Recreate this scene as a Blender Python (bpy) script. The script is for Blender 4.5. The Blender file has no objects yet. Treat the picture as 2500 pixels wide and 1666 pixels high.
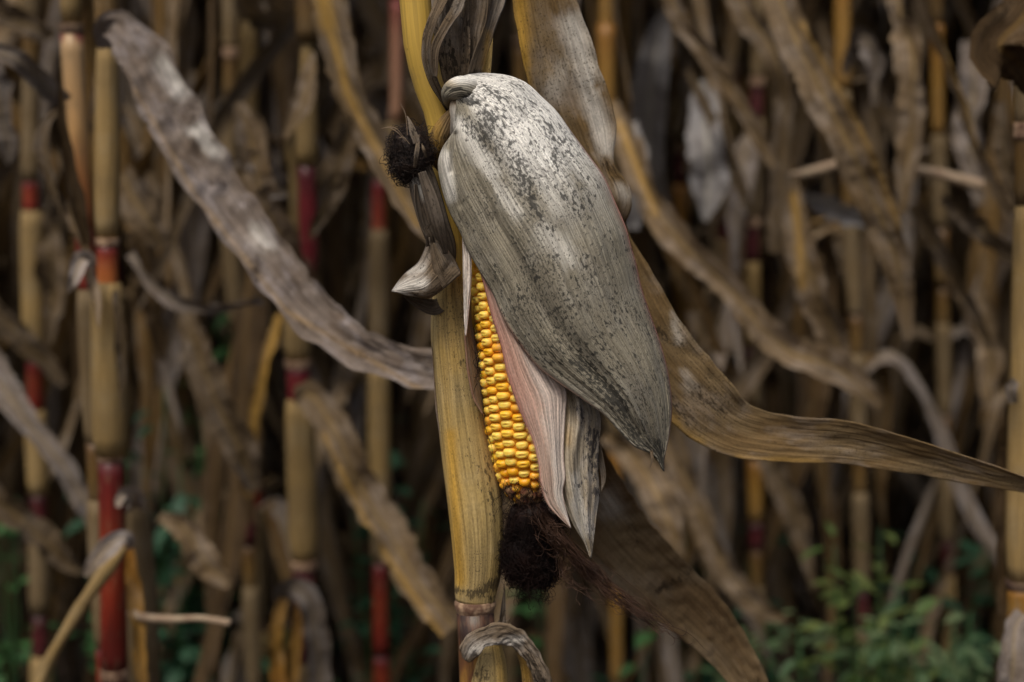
import bpy, math, random
import numpy as np
from mathutils import Vector, Matrix
PI = math.pi
SC = bpy.context.scene
COL = SC.collection

# ------------------------------------------------------------------ camera
PITCH = math.radians(-7.0); CAMZ = 1.10; FPX = 50/36*2500
cam = bpy.data.cameras.new('camera'); camo = bpy.data.objects.new('camera', cam); COL.objects.link(camo)
camo.location = (0, 0, CAMZ); camo.rotation_euler = (PI/2+PITCH, 0, 0)
cam.lens = 50; cam.sensor_width = 36; cam.clip_start = 0.05; cam.clip_end = 500
cam.dof.use_dof = True; cam.dof.focus_distance = 0.638; cam.dof.aperture_fstop = 5.6
SC.camera = camo
SC.render.resolution_x = 1024; SC.render.resolution_y = 682

# ------------------------------------------------------------------ light
SUN_EL, SUN_AZ = math.radians(58), math.radians(205)   # azimuth clockwise from +Y
w = bpy.data.worlds.new('World'); SC.world = w; w.use_nodes = True
nt = w.node_tree; bg = nt.nodes['Background']
sky = nt.nodes.new('ShaderNodeTexSky'); sky.sky_type = 'NISHITA'; sky.sun_disc = False
sky.sun_elevation = SUN_EL; sky.sun_rotation = SUN_AZ; sky.air_density = 1.0; sky.dust_density = 6.0; sky.ozone_density = 1.0
nt.links.new(sky.outputs[0], bg.inputs[0]); bg.inputs[1].default_value = 0.07
sl = bpy.data.lights.new('sun', 'SUN'); sl.energy = 1.5; sl.angle = math.radians(22); sl.color = (1, .94, .84)
so = bpy.data.objects.new('sun', sl); COL.objects.link(so)
sd = Vector((math.sin(SUN_AZ)*math.cos(SUN_EL), math.cos(SUN_AZ)*math.cos(SUN_EL), math.sin(SUN_EL)))
so.rotation_euler = sd.to_track_quat('Z', 'Y').to_euler(); so.location = (0, 0, 5)
SC.view_settings.view_transform = 'Standard'; SC.view_settings.look = 'None'; SC.view_settings.gamma = 1
SC.view_settings.exposure = 0.48

# ------------------------------------------------------------------ pixel <-> place
cp, sp = math.cos(PITCH), math.sin(PITCH)
CAM = np.array([0, 0, CAMZ]); Fv = np.array([0, cp, sp]); Uv = np.array([0, -sp, cp]); Xv = np.array([1., 0, 0])
def at(px, py, Y):
    d = Fv + (px-1250)/FPX*Xv - (py-833)/FPX*Uv
    return CAM + d*(Y/d[1])
def ats(P): return np.array([at(*p) for p in P], float)
def proj(V):
    R = np.asarray(V)-CAM; d = R@Fv
    return 1250+FPX*(R@Xv)/d, 833-FPX*(R@Uv)/d
def mpp(Y): return Y/FPX*1.0            # metres per photo pixel about the place Y

def sstep(a, b, x):
    t = np.clip((x-a)/(b-a), 0, 1); return t*t*(3-2*t)
def blobs(px, py, L):
    v = np.zeros_like(px)
    for x1, y1, x2, y2, r, s in L:
        dx, dy = x2-x1, y2-y1; l2 = dx*dx+dy*dy
        t = np.clip(((px-x1)*dx+(py-y1)*dy)/l2, 0, 1) if l2 > 0 else 0
        d = np.hypot(px-(x1+t*dx), py-(y1+t*dy))
        v = np.maximum(v, s*np.exp(-(d/r)**2))
    return v
def wob(x, y, seed, n=6):
    r = np.random.RandomState(seed); v = 0
    for i in range(n):
        a, b, c = r.uniform(-1, 1)*2, r.uniform(-1, 1)*2, r.uniform(0, 6.28); k = 1+i*.6
        v = v+np.sin((a*x+b*y)*k*2+c)/k
    return v/2.2
def cat(P, n, extra=None):
    P = np.asarray(P, float); m = len(P)
    if m == 2:
        t = np.linspace(0, 1, n)[:, None]; return P[0]*(1-t)+P[1]*t
    c = np.r_[0, np.cumsum(np.linalg.norm(np.diff(P[:, :3], axis=0), axis=1)**.75+1e-9)]
    T = np.zeros_like(P)
    for i in range(m):
        a, b = max(i-1, 0), min(i+1, m-1); T[i] = (P[b]-P[a])/(c[b]-c[a])
    s = np.linspace(0, c[-1], n*6); k = np.clip(np.searchsorted(c, s, 'right')-1, 0, m-2)
    h = (c[k+1]-c[k])[:, None]; t = ((s-c[k])/h[:, 0])[:, None]
    Q = (2*t**3-3*t**2+1)*P[k]+(t**3-2*t**2+t)*h*T[k]+(-2*t**3+3*t**2)*P[k+1]+(t**3-t**2)*h*T[k+1]
    d = np.r_[0, np.cumsum(np.linalg.norm(np.diff(Q[:, :3], axis=0), axis=1))]
    u = np.linspace(0, d[-1], n)
    return np.stack([np.interp(u, d, Q[:, j]) for j in range(Q.shape[1])], 1)
def nrm(V): return V/(np.linalg.norm(V, axis=-1, keepdims=True)+1e-12)

# ------------------------------------------------------------------ objects
def thing(name, label, category, loc, group=None):
    o = bpy.data.objects.new(name, None); COL.objects.link(o); o.location = loc; o.empty_display_size = .05
    o['label'] = label; o['category'] = category
    if group: o['group'] = group
    return o
def rootloc(o):
    while o.parent: o = o.parent
    return np.array(o.location)
class Buf:
    """collects pieces into ONE mesh"""
    def __init__(s): s.V = []; s.F = []; s.u1 = []; s.u2 = []; s.A = {}; s.M = []; s.n = 0
    def add(s, V, F, u1, u2, A=None, mi=0):
        V = np.asarray(V, float); s.V.append(V)
        for f in F: s.F.append(tuple(i+s.n for i in f)); s.M.append(mi)
        s.u1.append(u1); s.u2.append(u2)
        A = A or {}
        for k in set(s.A) | set(A):
            if k not in s.A: s.A[k] = [np.zeros(s.n)] if s.n else []
            s.A[k].append(np.asarray(A.get(k, np.zeros(len(V))), float))
        s.n += len(V)
    def mesh(s, name, mats, off=(0, 0, 0), smooth=True):
        V = np.concatenate(s.V)-np.asarray(off); me = bpy.data.meshes.new(name)
        me.from_pydata(V.tolist(), [], s.F)
        li = np.zeros(len(me.loops), np.int32); me.loops.foreach_get('vertex_index', li)
        for nm, U in (('uv', s.u1), ('met', s.u2)):
            l = me.uv_layers.new(name=nm); l.data.foreach_set('uv', np.concatenate(U)[li].astype(np.float32).ravel())
        for k, a in s.A.items():
            at_ = me.attributes.new(k, 'FLOAT', 'POINT'); at_.data.foreach_set('value', np.concatenate(a).astype(np.float32))
        for m in (mats if isinstance(mats, (list, tuple)) else [mats]): me.materials.append(m)
        me.polygons.foreach_set('material_index', s.M); me.polygons.foreach_set('use_smooth', [smooth]*len(s.F))
        me.update(); return me
def link(name, me, parent=None, label=None):
    o = bpy.data.objects.new(name, me); COL.objects.link(o)
    if parent: o.parent = parent
    if label: o['label'] = label
    return o
def part(name, buf, mats, parent, label=None, solid=0):
    o = link(name, buf.mesh(name, mats, rootloc(parent)), parent, label)
    if solid:
        m = o.modifiers.new('thickness', 'SOLIDIFY'); m.thickness = solid; m.offset = 0
    return o
def gridF(nu, nv, wrap=False):
    F = []
    for j in range(nv-1):
        for i in range(nu-1 if not wrap else nu):
            i2 = (i+1) % nu; F.append((j*nu+i, j*nu+i2, (j+1)*nu+i2, (j+1)*nu+i))
    return F
def ribbon(buf, C, W, hw, nu=7, fold=.15, curl=0., ruf=.15, buck=.05, freq=25., seed=0, mi=0, attrs=None, edge=.04, tear=0, crink=.05):
    """C centre line, W unit width vectors, hw half widths (m)"""
    n = len(C); T = nrm(np.gradient(C, axis=0)); W = nrm(W-(W*T).sum(1)[:, None]*T); N = np.cross(T, W)
    L = np.r_[0, np.cumsum(np.linalg.norm(np.diff(C, axis=0), axis=1))]
    u = np.linspace(-1, 1, nu); U, S = np.meshgrid(u, L); H = np.repeat(hw[:, None], nu, 1)
    H = H*(1+edge*wob(S*freq*1.6, np.sign(U)*3+0*S, seed+5)*np.abs(U))
    if tear: H = H*(1-tear*sstep(.75, 1.1, wob(S*freq*2.7, np.sign(U)*9, seed+9))*np.abs(U))
    off = H*(fold*np.abs(U)+curl*U*U+ruf*np.abs(U)**1.5*wob(S*freq, np.sign(U)*2.2, seed)+buck*wob(U*1.3, S*freq*1.1, seed+3))
    off = off+H*.03*wob(U*7, S*freq*.3, seed+7)+H*crink*np.abs(wob(U*1.1+S*freq*.5, S*freq*2.3, seed+11))
    V = C[:, None]+W[:, None]*(U*H)[..., None]+N[:, None]*off[..., None]
    V = V.reshape(-1, 3); mx = hw.max()
    u1 = np.stack([(U*.5+.5).ravel(), (S/L[-1]).ravel()], 1); u2 = np.stack([(U*mx).ravel(), S.ravel()+seed*.37], 1)
    A = {}
    if attrs:
        px, py = proj(V)
        for k, Lb in attrs.items(): A[k] = Lb(px, py) if callable(Lb) else blobs(px, py, Lb)
    buf.add(V, gridF(nu, n), u1, u2, A, mi)
def pleaf(buf, P, hw, roll=0, n=60, rw=0, **k):
    """leaf through photo points (px,py,Y); hw in photo pixels; roll in degrees about its length"""
    m = len(P); hw = np.asarray(hw, float); hw = np.interp(np.linspace(0, 1, m), np.linspace(0, 1, len(hw)), hw)
    roll = np.atleast_1d(np.asarray(roll, float)); roll = np.interp(np.linspace(0, 1, m), np.linspace(0, 1, len(roll)), roll)
    X = np.c_[ats(P), hw*np.array([mpp(p[2]) for p in P]), roll]; X = cat(X, n)
    C = X[:, :3]; T = nrm(np.gradient(C, axis=0)); D = nrm(C-CAM); W = nrm(np.cross(T, D)); N = np.cross(T, W)
    a = np.radians(X[:, 4]+rw*wob(np.linspace(0, 3.2, n), 0, k.get('seed', 0)+1))[:, None]
    ribbon(buf, C, W*np.cos(a)+N*np.sin(a), X[:, 3], **k)
def tube(buf, C, R, ns=14, mi=0, attrs=None, cap=True, flat=1., ridges=0, seed=0):
    n = len(C); R = np.broadcast_to(R, n); T = nrm(np.gradient(C, axis=0))
    W = nrm(np.cross(T, np.array([0, 1., .02]))); N = np.cross(T, W)
    a = np.linspace(0, 2*PI, ns, endpoint=False)+PI/2; L = np.r_[0, np.cumsum(np.linalg.norm(np.diff(C, axis=0), axis=1))]
    A_, S = np.meshgrid(a, L); RR = np.repeat(R[:, None], ns, 1)*(1+ridges*wob(np.sin(A_)*3, np.cos(A_)*3+S*8, seed))
    V = C[:, None]+W[:, None]*(np.cos(A_)*RR)[..., None]+N[:, None]*(np.sin(A_)*RR*flat)[..., None]
    V = V.reshape(-1, 3); F = gridF(ns, n, True)
    u1 = np.stack([((A_-PI/2)/(2*PI)).ravel(), (S/L[-1]).ravel()], 1); u2 = np.stack([(np.abs(A_-PI/2-PI)*R.max()).ravel(), S.ravel()+seed*.31], 1)
    if cap: F += [tuple(range(ns))[::-1], tuple(range((n-1)*ns, n*ns))]
    A = {}
    if attrs:
        px, py = proj(V)
        for k, Lb in attrs.items(): A[k] = Lb(px, py) if callable(Lb) else blobs(px, py, Lb)
    buf.add(V, F, u1, u2, A, mi)
def ptube(buf, P, r, n=40, **k):
    m = len(P); r = np.interp(np.linspace(0, 1, m), np.linspace(0, 1, len(r)), r)
    X = cat(np.c_[ats(P), r*np.array([mpp(p[2]) for p in P])], n); tube(buf, X[:, :3], X[:, 3], **k)
def strands(buf, paths, rad, ns=3):
    for C in paths:
        n = len(C); T = nrm(np.gradient(C, axis=0)); W = nrm(np.cross(T, np.array([.13, .9, .41]))); N = np.cross(T, W)
        a = np.linspace(0, 2*PI, ns, endpoint=False); r = rad*np.r_[np.ones(n-3), .8, .6, .3]
        V = C[:, None]+(W[:, None]*np.cos(a)[None, :, None]+N[:, None]*np.sin(a)[None, :, None])*r[:, None, None]
        V = V.reshape(-1, 3); z = np.zeros((len(V), 2)); buf.add(V, gridF(ns, n, True), z, z)
# ------------------------------------------------------------------ materials
class M:
    def __init__(s, name):
        s.m = bpy.data.materials.new(name); s.m.use_nodes = True; s.t = s.m.node_tree
        s.p = s.t.nodes['Principled BSDF']; s.out = s.t.nodes['Material Output']
    def set(s, sock, v):
        if isinstance(v, bpy.types.NodeSocket): s.t.links.new(v, sock)
        elif isinstance(v, (tuple, list)) and sock.type == 'RGBA': sock.default_value = (*v, 1)[:4]
        else: sock.default_value = v
    def node(s, ty, ins=(), **pr):
        n = s.t.nodes.new(ty)
        for k, v in pr.items(): setattr(n, k, v)
        for k, v in (ins.items() if isinstance(ins, dict) else enumerate(ins)): s.set(n.inputs[k], v)
        return n
    def uv(s, nm): return s.node('ShaderNodeUVMap', uv_map=nm).outputs[0]
    def attr(s, nm): return s.node('ShaderNodeAttribute', attribute_name=nm).outputs['Fac']
    def sc(s, v, k): return s.node('ShaderNodeVectorMath', (v, k), operation='MULTIPLY').outputs[0]
    def add3(s, a, b): return s.node('ShaderNodeVectorMath', (a, b), operation='ADD').outputs[0]
    def f(s, op, a, b=0., c=0.): return s.node('ShaderNodeMath', (a, b, c), operation=op).outputs[0]
    def noise(s, v, scale=1., det=3., rough=.55, dist=0.):
        return s.node('ShaderNodeTexNoise', {'Vector': v, 'Scale': scale, 'Detail': det, 'Roughness': rough, 'Distortion': dist}).outputs[0]
    def step(s, x, a, b, lo=0., hi=1.):
        n = s.node('ShaderNodeMapRange', {'Value': x, 'From Min': a, 'From Max': b, 'To Min': lo, 'To Max': hi}, interpolation_type='SMOOTHSTEP'); return n.outputs[0]
    def mix(s, f, a, b, bt='MIX'):
        n = s.node('ShaderNodeMix', data_type='RGBA', blend_type=bt)
        for i, v in ((0, f), (6, a), (7, b)): s.set(n.inputs[i], v)
        return n.outputs[2]
    def rnd(s): return s.node('ShaderNodeObjectInfo').outputs['Random']
    def isl(s): return s.node('ShaderNodeNewGeometry').outputs['Random Per Island']

def leafmat(name, c1, c2, film=(.34, .30, .27), film_amt=.35, dark=(.035, .028, .02), spots=.25, rib=None, trans=.12, fine=1., bump=.5, stripes=.55, rough=.8, speck=.12, sp=1., wide=.7):
    """dry maize leaf / husk. Attributes mold, white, pink, gold (0..1) place its stains."""
    k = M(name); r = k.rnd(); uv = k.uv('uv')
    off = k.node('ShaderNodeCombineXYZ', (k.f('MULTIPLY', r, 7.), k.f('MULTIPLY', r, 13.), 0.)).outputs[0]
    met = k.add3(k.uv('met'), off)
    fib = k.step(k.noise(k.sc(met, (950*fine, 22, 1)), det=3.), .32, .68); fib2 = k.step(k.noise(k.sc(met, (300*fine, 8, 1)), det=3.), .3, .7)
    blot = k.noise(k.sc(met, (45, 22, 1)), det=5., dist=.4); filmn = k.noise(k.sc(met, (60, 35, 1)), det=6., rough=.65)
    spn = k.step(k.noise(k.sc(met, (620*sp, 300*sp, 1)), det=3., rough=.6), .3, .7); spw = k.noise(k.sc(met, (110, 50, 1)), det=4.)
    grain = k.step(k.noise(k.sc(met, (1100, 600, 1)), det=2.), .3, .7)
    mold, white, pink, gold = k.attr('mold'), k.attr('white'), k.attr('pink'), k.attr('gold')
    col = k.mix(k.step(blot, .35, .65), c1, c2)
    col = k.mix(k.f('MULTIPLY', k.step(filmn, .45, .68), film_amt), col, film)
    if rib:
        x = k.node('ShaderNodeSeparateXYZ', (uv,)).outputs[0]; d = k.f('ABSOLUTE', k.f('SUBTRACT', x, .5))
        col = k.mix(k.step(d, .035, .085, .75, 0.), col, rib)
    col = k.mix(k.f('MULTIPLY', gold, .9), col, (.50, .29, .05))
    wh = k.f('MULTIPLY', k.f('MINIMUM', k.f('MULTIPLY', white, 1.15), 1.), k.step(k.f('ADD', filmn, k.f('MULTIPLY', white, .35)), .42, .60))
    col = k.mix(wh, col, (.86, .835, .77)); col = k.mix(k.f('MULTIPLY', pink, .85), col, (.46, .20, .15))
    v = k.f('ADD', k.f('MULTIPLY', k.f('SUBTRACT', fib, .5), stripes*1.1), k.f('MULTIPLY', k.f('SUBTRACT', fib2, .5), stripes*wide))
    v = k.f('ADD', v, k.f('MULTIPLY', k.f('SUBTRACT', grain, .5), .30))
    v = k.f('MULTIPLY_ADD', v, 1., 1.0)
    vc = k.node('ShaderNodeCombineXYZ', (v, v, v)).outputs[0]
    col = k.node('ShaderNodeVectorMath', (col, vc), operation='MULTIPLY').outputs[0]
    m2 = k.f('ADD', k.f('MULTIPLY', mold, .62), k.f('MULTIPLY', k.step(spw, .42, .62), k.f('ADD', k.f('MULTIPLY', mold, .25), spots)))
    x = k.f('ADD', k.f('MULTIPLY', spn, .60), k.f('ADD', k.f('MULTIPLY', fib, .32), k.f('MULTIPLY', grain, .08)))
    x = k.f('ADD', x, m2); mk = k.step(x, .88, 1.06)
    x2 = k.f('ADD', grain, k.f('ADD', k.f('MULTIPLY', mold, .16), k.f('MULTIPLY', k.step(blot, .3, .7), speck)))
    mk = k.f('MULTIPLY', k.f('MAXIMUM', mk, k.f('MULTIPLY', k.step(x2, 1.0, 1.14), .8)), .84); col = k.mix(mk, col, dark)
    col = k.mix(k.f('MULTIPLY', k.f('MINIMUM', mold, 1.), .15), col, dark)
    wv, lo = (.3, .85) if 'sheath' in name or 'pale' in name else (.85, .45)
    rv = k.f('MULTIPLY_ADD', k.f('FRACT', k.f('MULTIPLY', r, 37.)), wv, lo)
    rc = k.node('ShaderNodeCombineXYZ', (rv, rv, rv)).outputs[0]
    colr = k.node('ShaderNodeVectorMath', (col, rc), operation='MULTIPLY').outputs[0] if rib else col
    k.set(k.p.inputs['Base Color'], colr); k.p.inputs['Roughness'].default_value = rough; k.p.inputs['Specular IOR Level'].default_value = .12
    h = k.f('ADD', k.f('MULTIPLY', fib, .35), k.f('MULTIPLY', fib2, .5)); h = k.f('ADD', h, k.f('MULTIPLY', blot, 1.5))
    b = k.node('ShaderNodeBump', {'Height': h, 'Strength': bump, 'Distance': .0009}).outputs[0]
    k.set(k.p.inputs['Normal'], b)
    if trans:
        tr = k.node('ShaderNodeBsdfTranslucent', {'Color': colr, 'Normal': b}).outputs[0]
        mx = k.node('ShaderNodeMixShader', (trans, k.p.outputs[0], tr)).outputs[0]; k.set(k.out.inputs[0], mx)
    return k.m
def canemat(name, stops, rough=.42, ridge=.35, spots=.1):
    """cane between two nodes: colour runs along its length (uv v: 0 top, 1 bottom)"""
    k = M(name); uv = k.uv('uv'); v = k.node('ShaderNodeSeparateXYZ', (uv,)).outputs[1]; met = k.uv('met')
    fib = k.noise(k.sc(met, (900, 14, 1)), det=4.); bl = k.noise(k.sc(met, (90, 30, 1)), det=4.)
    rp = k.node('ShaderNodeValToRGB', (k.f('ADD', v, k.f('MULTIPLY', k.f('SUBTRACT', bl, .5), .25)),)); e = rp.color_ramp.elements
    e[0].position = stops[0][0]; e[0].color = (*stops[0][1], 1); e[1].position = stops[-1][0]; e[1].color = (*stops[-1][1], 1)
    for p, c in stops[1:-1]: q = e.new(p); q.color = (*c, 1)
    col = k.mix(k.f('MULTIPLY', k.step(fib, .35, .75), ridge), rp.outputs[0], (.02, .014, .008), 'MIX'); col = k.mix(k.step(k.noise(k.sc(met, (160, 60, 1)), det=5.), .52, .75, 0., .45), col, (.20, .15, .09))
    sp_ = k.noise(k.sc(met, (700, 250, 1)), det=3.); col = k.mix(k.step(k.f('ADD', sp_, k.f('MULTIPLY', bl, spots)), .72, .8), col, (.03, .022, .015))
    k.set(k.p.inputs['Base Color'], col); k.p.inputs['Roughness'].default_value = rough; k.p.inputs['Specular IOR Level'].default_value = .35
    k.set(k.p.inputs['Normal'], k.node('ShaderNodeBump', {'Height': fib, 'Strength': .3, 'Distance': .0006}).outputs[0])
    return k.m
def plain(name, c, c2=None, rough=.8, scale=60., bump=.3, spec=.25):
    k = M(name); o = k.node('ShaderNodeTexCoord').outputs['Object']; n = k.noise(o, scale, 5., .6)
    k.set(k.p.inputs['Base Color'], k.mix(k.step(n, .35, .65), c, c2 or tuple(x*.6 for x in c)))
    k.p.inputs['Roughness'].default_value = rough; k.p.inputs['Specular IOR Level'].default_value = spec
    k.set(k.p.inputs['Normal'], k.node('ShaderNodeBump', {'Height': n, 'Strength': bump, 'Distance': .002}).outputs[0]); return k.m

m_husk = leafmat('husk_outer', (.285, .255, .19), (.225, .20, .15), film=(.37, .345, .285), film_amt=.6, dark=(.026, .026, .025), spots=.12, trans=.05, bump=.6, stripes=.60, speck=.33, wide=.2, fine=1.35, sp=1.1)
m_inhusk = leafmat('husk_inner', (.58, .42, .33), (.64, .50, .41), film=(.64, .57, .50), film_amt=.6, spots=.0, trans=.12, bump=.6, stripes=.45, speck=0.)
m_thin = leafmat('husk_membrane', (.30, .22, .15), (.40, .31, .24), spots=.05, trans=.35, bump=.4)
m_blade = leafmat('leaf_mottled', (.155, .098, .042), (.20, .14, .072), film=(.27, .22, .175), film_amt=.55, dark=(.035, .024, .013), spots=.12, trans=.12, bump=.8, stripes=.35, speck=.36, wide=.45)
m_blade2 = leafmat('leaf_brown', (.15, .095, .045), (.21, .145, .075), film=(.26, .195, .125), film_amt=.5, dark=(.04, .026, .014), spots=.06, trans=.18, bump=1., stripes=.35, speck=.2, wide=.4)
m_grey = leafmat('leaf_weathered', (.16, .122, .085), (.11, .078, .048), film=(.25, .225, .20), film_amt=.55, dark=(.018, .014, .010), spots=.16, trans=.05, bump=.8, stripes=.65, speck=.25, wide=.5)
m_darkhusk = leafmat('husk_shrivelled', (.06, .044, .03), (.10, .076, .054), film=(.14, .12, .10), film_amt=.4, spots=.25, trans=.0, bump=.8, stripes=.7)
m_sheath = leafmat('sheath_tan', (.42, .30, .115), (.38, .28, .125), film=(.46, .36, .20), film_amt=.4, dark=(.06, .045, .026), spots=.05, trans=.03, fine=.72, bump=.7, stripes=.52, rough=.55, speck=.27, wide=.1)
m_bleaf = leafmat('leaf_dry', (.115, .076, .038), (.18, .13, .08), film=(.28, .23, .185), film_amt=.6, dark=(.02, .013, .008), spots=.05, rib=(.20, .135, .055), trans=.15, bump=.7, stripes=.5)
m_btan = leafmat('leaf_dry_tan', (.15, .085, .03), (.22, .14, .06), film=(.28, .21, .13), film_amt=.5, dark=(.02, .013, .008), spots=.05, rib=(.30, .17, .04), trans=.2, bump=.7, stripes=.5)
m_bgrey = leafmat('leaf_dry_grey', (.165, .13, .10), (.23, .19, .16), film=(.34, .31, .295), film_amt=.6, dark=(.03, .02, .015), spots=.05, rib=(.25, .19, .11), trans=.12, bump=.7, stripes=.4)
m_bdark = leafmat('leaf_dry_dark', (.045, .027, .012), (.08, .05, .024), film=(.11, .08, .05), film_amt=.4, spots=.05, rib=(.10, .06, .02), trans=.15, bump=.7, stripes=.4)
m_bpale = leafmat('leaf_pale', (.18, .165, .155), (.215, .205, .20), film=(.25, .24, .245), film_amt=.6, spots=0., rib=(.30, .28, .24), trans=.15, bump=.3, stripes=.2)
m_bsheath = leafmat('sheath_dry', (.27, .18, .07), (.22, .15, .065), film=(.28, .215, .12), film_amt=.5, spots=.03, rib=(.26, .18, .08), trans=0., bump=.4, stripes=.4, rough=.6)
m_bsheath2 = leafmat('sheath_dull', (.13, .09, .045), (.16, .115, .062), film=(.19, .145, .09), film_amt=.5, spots=.05, rib=(.15, .11, .055), trans=0., bump=.4, stripes=.4, rough=.65)
m_fcane = canemat('cane_tan', [(0, (.11, .055, .018)), (.5, (.15, .085, .022)), (1, (.12, .075, .03))], ridge=.6)
m_cane = canemat('cane_yellow', [(0, (.58, .36, .05)), (.5, (.64, .41, .07)), (1, (.58, .38, .08))])
m_gold = canemat('cane_golden', [(0, (.27, .12, .02)), (.5, (.30, .16, .03)), (1, (.25, .14, .04))])
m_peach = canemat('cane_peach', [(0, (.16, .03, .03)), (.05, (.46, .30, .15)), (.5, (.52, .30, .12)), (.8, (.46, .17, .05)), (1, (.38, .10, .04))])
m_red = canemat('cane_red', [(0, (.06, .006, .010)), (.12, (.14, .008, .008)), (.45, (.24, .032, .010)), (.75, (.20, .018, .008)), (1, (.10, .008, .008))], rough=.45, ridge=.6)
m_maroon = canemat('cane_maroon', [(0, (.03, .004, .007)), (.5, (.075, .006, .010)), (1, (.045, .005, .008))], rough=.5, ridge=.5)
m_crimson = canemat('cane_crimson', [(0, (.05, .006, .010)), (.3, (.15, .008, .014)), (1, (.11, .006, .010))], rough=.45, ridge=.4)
m_orange = canemat('cane_orange', [(0, (.07, .008, .014)), (.2, (.22, .03, .015)), (.6, (.42, .12, .03)), (1, (.42, .15, .04))])
m_pinkcane = canemat('cane_pink', [(0, (.22, .03, .03)), (.3, (.38, .18, .11)), (1, (.36, .2, .12))])
m_node = plain('node_ring', (.40, .27, .17), (.13, .07, .045), scale=160, bump=.5)
m_nodedark = plain('node_ring_dark', (.07, .04, .03), (.15, .10, .06), scale=120)
m_silk = plain('silk_dark', (.007, .0035, .003), (.014, .006, .0045), rough=.6, scale=90, spec=.15)
m_silkred = plain('silk_auburn', (.032, .015, .009), (.085, .045, .028), rough=.5, scale=60)
m_silkblack = plain('silk_rotten', (.012, .008, .007), (.03, .018, .013), rough=.6, scale=300)
m_twig = plain('twig_cream', (.36, .28, .19), (.26, .18, .12), scale=80)
m_soil = plain('soil', (.030, .020, .014), (.06, .04, .028), rough=.95, scale=9, bump=1.)
def greenmat(name, c, c2):
    k = M(name); col = k.mix(k.isl(), c, c2); k.set(k.p.inputs['Base Color'], col); k.p.inputs['Roughness'].default_value = .6
    tr = k.node('ShaderNodeBsdfTranslucent', {'Color': col}).outputs[0]
    k.set(k.out.inputs[0], k.node('ShaderNodeMixShader', (.3, k.p.outputs[0], tr)).outputs[0]); return k.m
m_green = greenmat('weed_green', (.022, .075, .022), (.045, .125, .035))
m_blueg = greenmat('weed_bluegreen', (.016, .06, .03), (.034, .10, .05))
m_feather = greenmat('weed_feathery', (.05, .10, .04), (.14, .19, .085))
m_lime = greenmat('weed_lime', (.07, .13, .03), (.16, .19, .05))
def kernelmat():
    k = M('kernel_yellow'); cap = k.attr('cap'); dent = k.attr('dent'); r = k.isl(); r2 = k.rnd(); rr = k.f('FRACT', k.f('ADD', r, k.f('MULTIPLY', r2, 3.7)))
    body = k.mix(rr, (.85, .30, .004), (.88, .38, .008)); top = k.mix(k.step(rr, .5, 1.), (.97, .69, .13), (.96, .50, .02))
    n = k.noise(k.node('ShaderNodeTexCoord').outputs['Object'], 500., 3.)
    col = k.mix(k.f('MULTIPLY', cap, k.step(n, .2, .6, .75, 1.)), body, top); col = k.mix(k.f('MULTIPLY', dent, .45), col, (.90, .50, .03))
    k.set(k.p.inputs['Base Color'], col); k.p.inputs['Roughness'].default_value = .44; k.p.inputs['Specular IOR Level'].default_value = .45
    k.p.inputs['Subsurface Weight'].default_value = .4; k.p.inputs['Subsurface Radius'].default_value = (.004, .002, .0006); k.p.inputs['Subsurface Scale'].default_value = .6
    return k.m
m_kernel = kernelmat()
m_cob = plain('cob_core', (.60, .20, .006), (.7, .28, .01), scale=400, bump=.8)
m_tip = plain('cob_tip', (.12, .035, .02), (.32, .20, .10), scale=350, bump=.8)

# ------------------------------------------------------------------ ground
def ground():
    b = Buf(); xs = np.r_[-150, -30, np.linspace(-8, 8, 70), 30, 150]; ys = np.r_[-60, -10, np.linspace(-2, 14, 70), 40, 200]
    X, Y = np.meshgrid(xs, ys); Z = .025*wob(X*3, Y*3, 4)+.012*wob(X*11, Y*11, 8); V = np.stack([X, Y, Z-.02], -1).reshape(-1, 3)
    uv = V[:, :2]; b.add(V, gridF(len(xs), len(ys)), uv, uv)
    o = link('ground', b.mesh('ground', m_soil)); o['kind'] = 'structure'
ground()

# ------------------------------------------------------------------ THE EAR'S PLANT
Y0 = .66
hero = thing('corn_plant', 'dry yellow corn plant in sharp focus bearing the half-husked ear of yellow corn', 'corn plant', at(1170, 1500, Y0)*np.array([1, 1, 0]))
# cane above the ear
up = at(1000, -60, Y0)
b = Buf(); C = cat(np.r_[[up+np.array([-.01, 0, .75])], [up+np.array([-.006, 0, .3])], ats([(1005, -60, Y0), (1014, 0, Y0), (1024, 110, Y0), (1046, 200, Y0+.002), (1078, 290, Y0+.003), (1095, 420, Y0+.004), (1112, 560, Y0+.004), (1122, 680, Y0+.004), (1135, 800, Y0+.003)])], 90)
tube(b, C, np.interp(np.linspace(0, 1, 90), [0, .55, .7, .8, 1], [.005, .0053, .0062, .0072, .0072]), ns=20, attrs=None)
part('upper_cane', b, m_cane, hero)
# lower sheathed stem
b = Buf()
gold = [(1100, 1060, 1122, 1420, 16, 1), (1128, 480, 1150, 700, 40, .3), (1075, 760, 1100, 1100, 12, .3), (1095, 700, 1110, 900, 18, .35)]
mold = [(1215, 1420, 1150, 1455, 16, 1.1), (1222, 1330, 1225, 1420, 12, .8), (1150, 700, 1165, 800, 30, .55), (1130, 880, 1170, 1000, 30, .35), (1120, 1000, 1180, 1200, 26, .22), (1110, 1440, 1200, 1462, 8, .8), (1190, 1120, 1205, 1300, 12, .4)]
ptube(b, [(1102, 640, Y0+.003), (1098, 700, Y0), (1105, 800, Y0), (1115, 900, Y0), (1127, 1010, Y0), (1143, 1120, Y0), (1158, 1220, Y0), (1166, 1310, Y0), (1167, 1390, Y0), (1162, 1440, Y0), (1160, 1466, Y0)],
      [34, 40, 54, 58, 61, 65, 68, 66, 60, 54, 50], n=110, ns=48, attrs={'gold': gold, 'mold': mold}, flat=.85, ridges=.012, seed=2)
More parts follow.
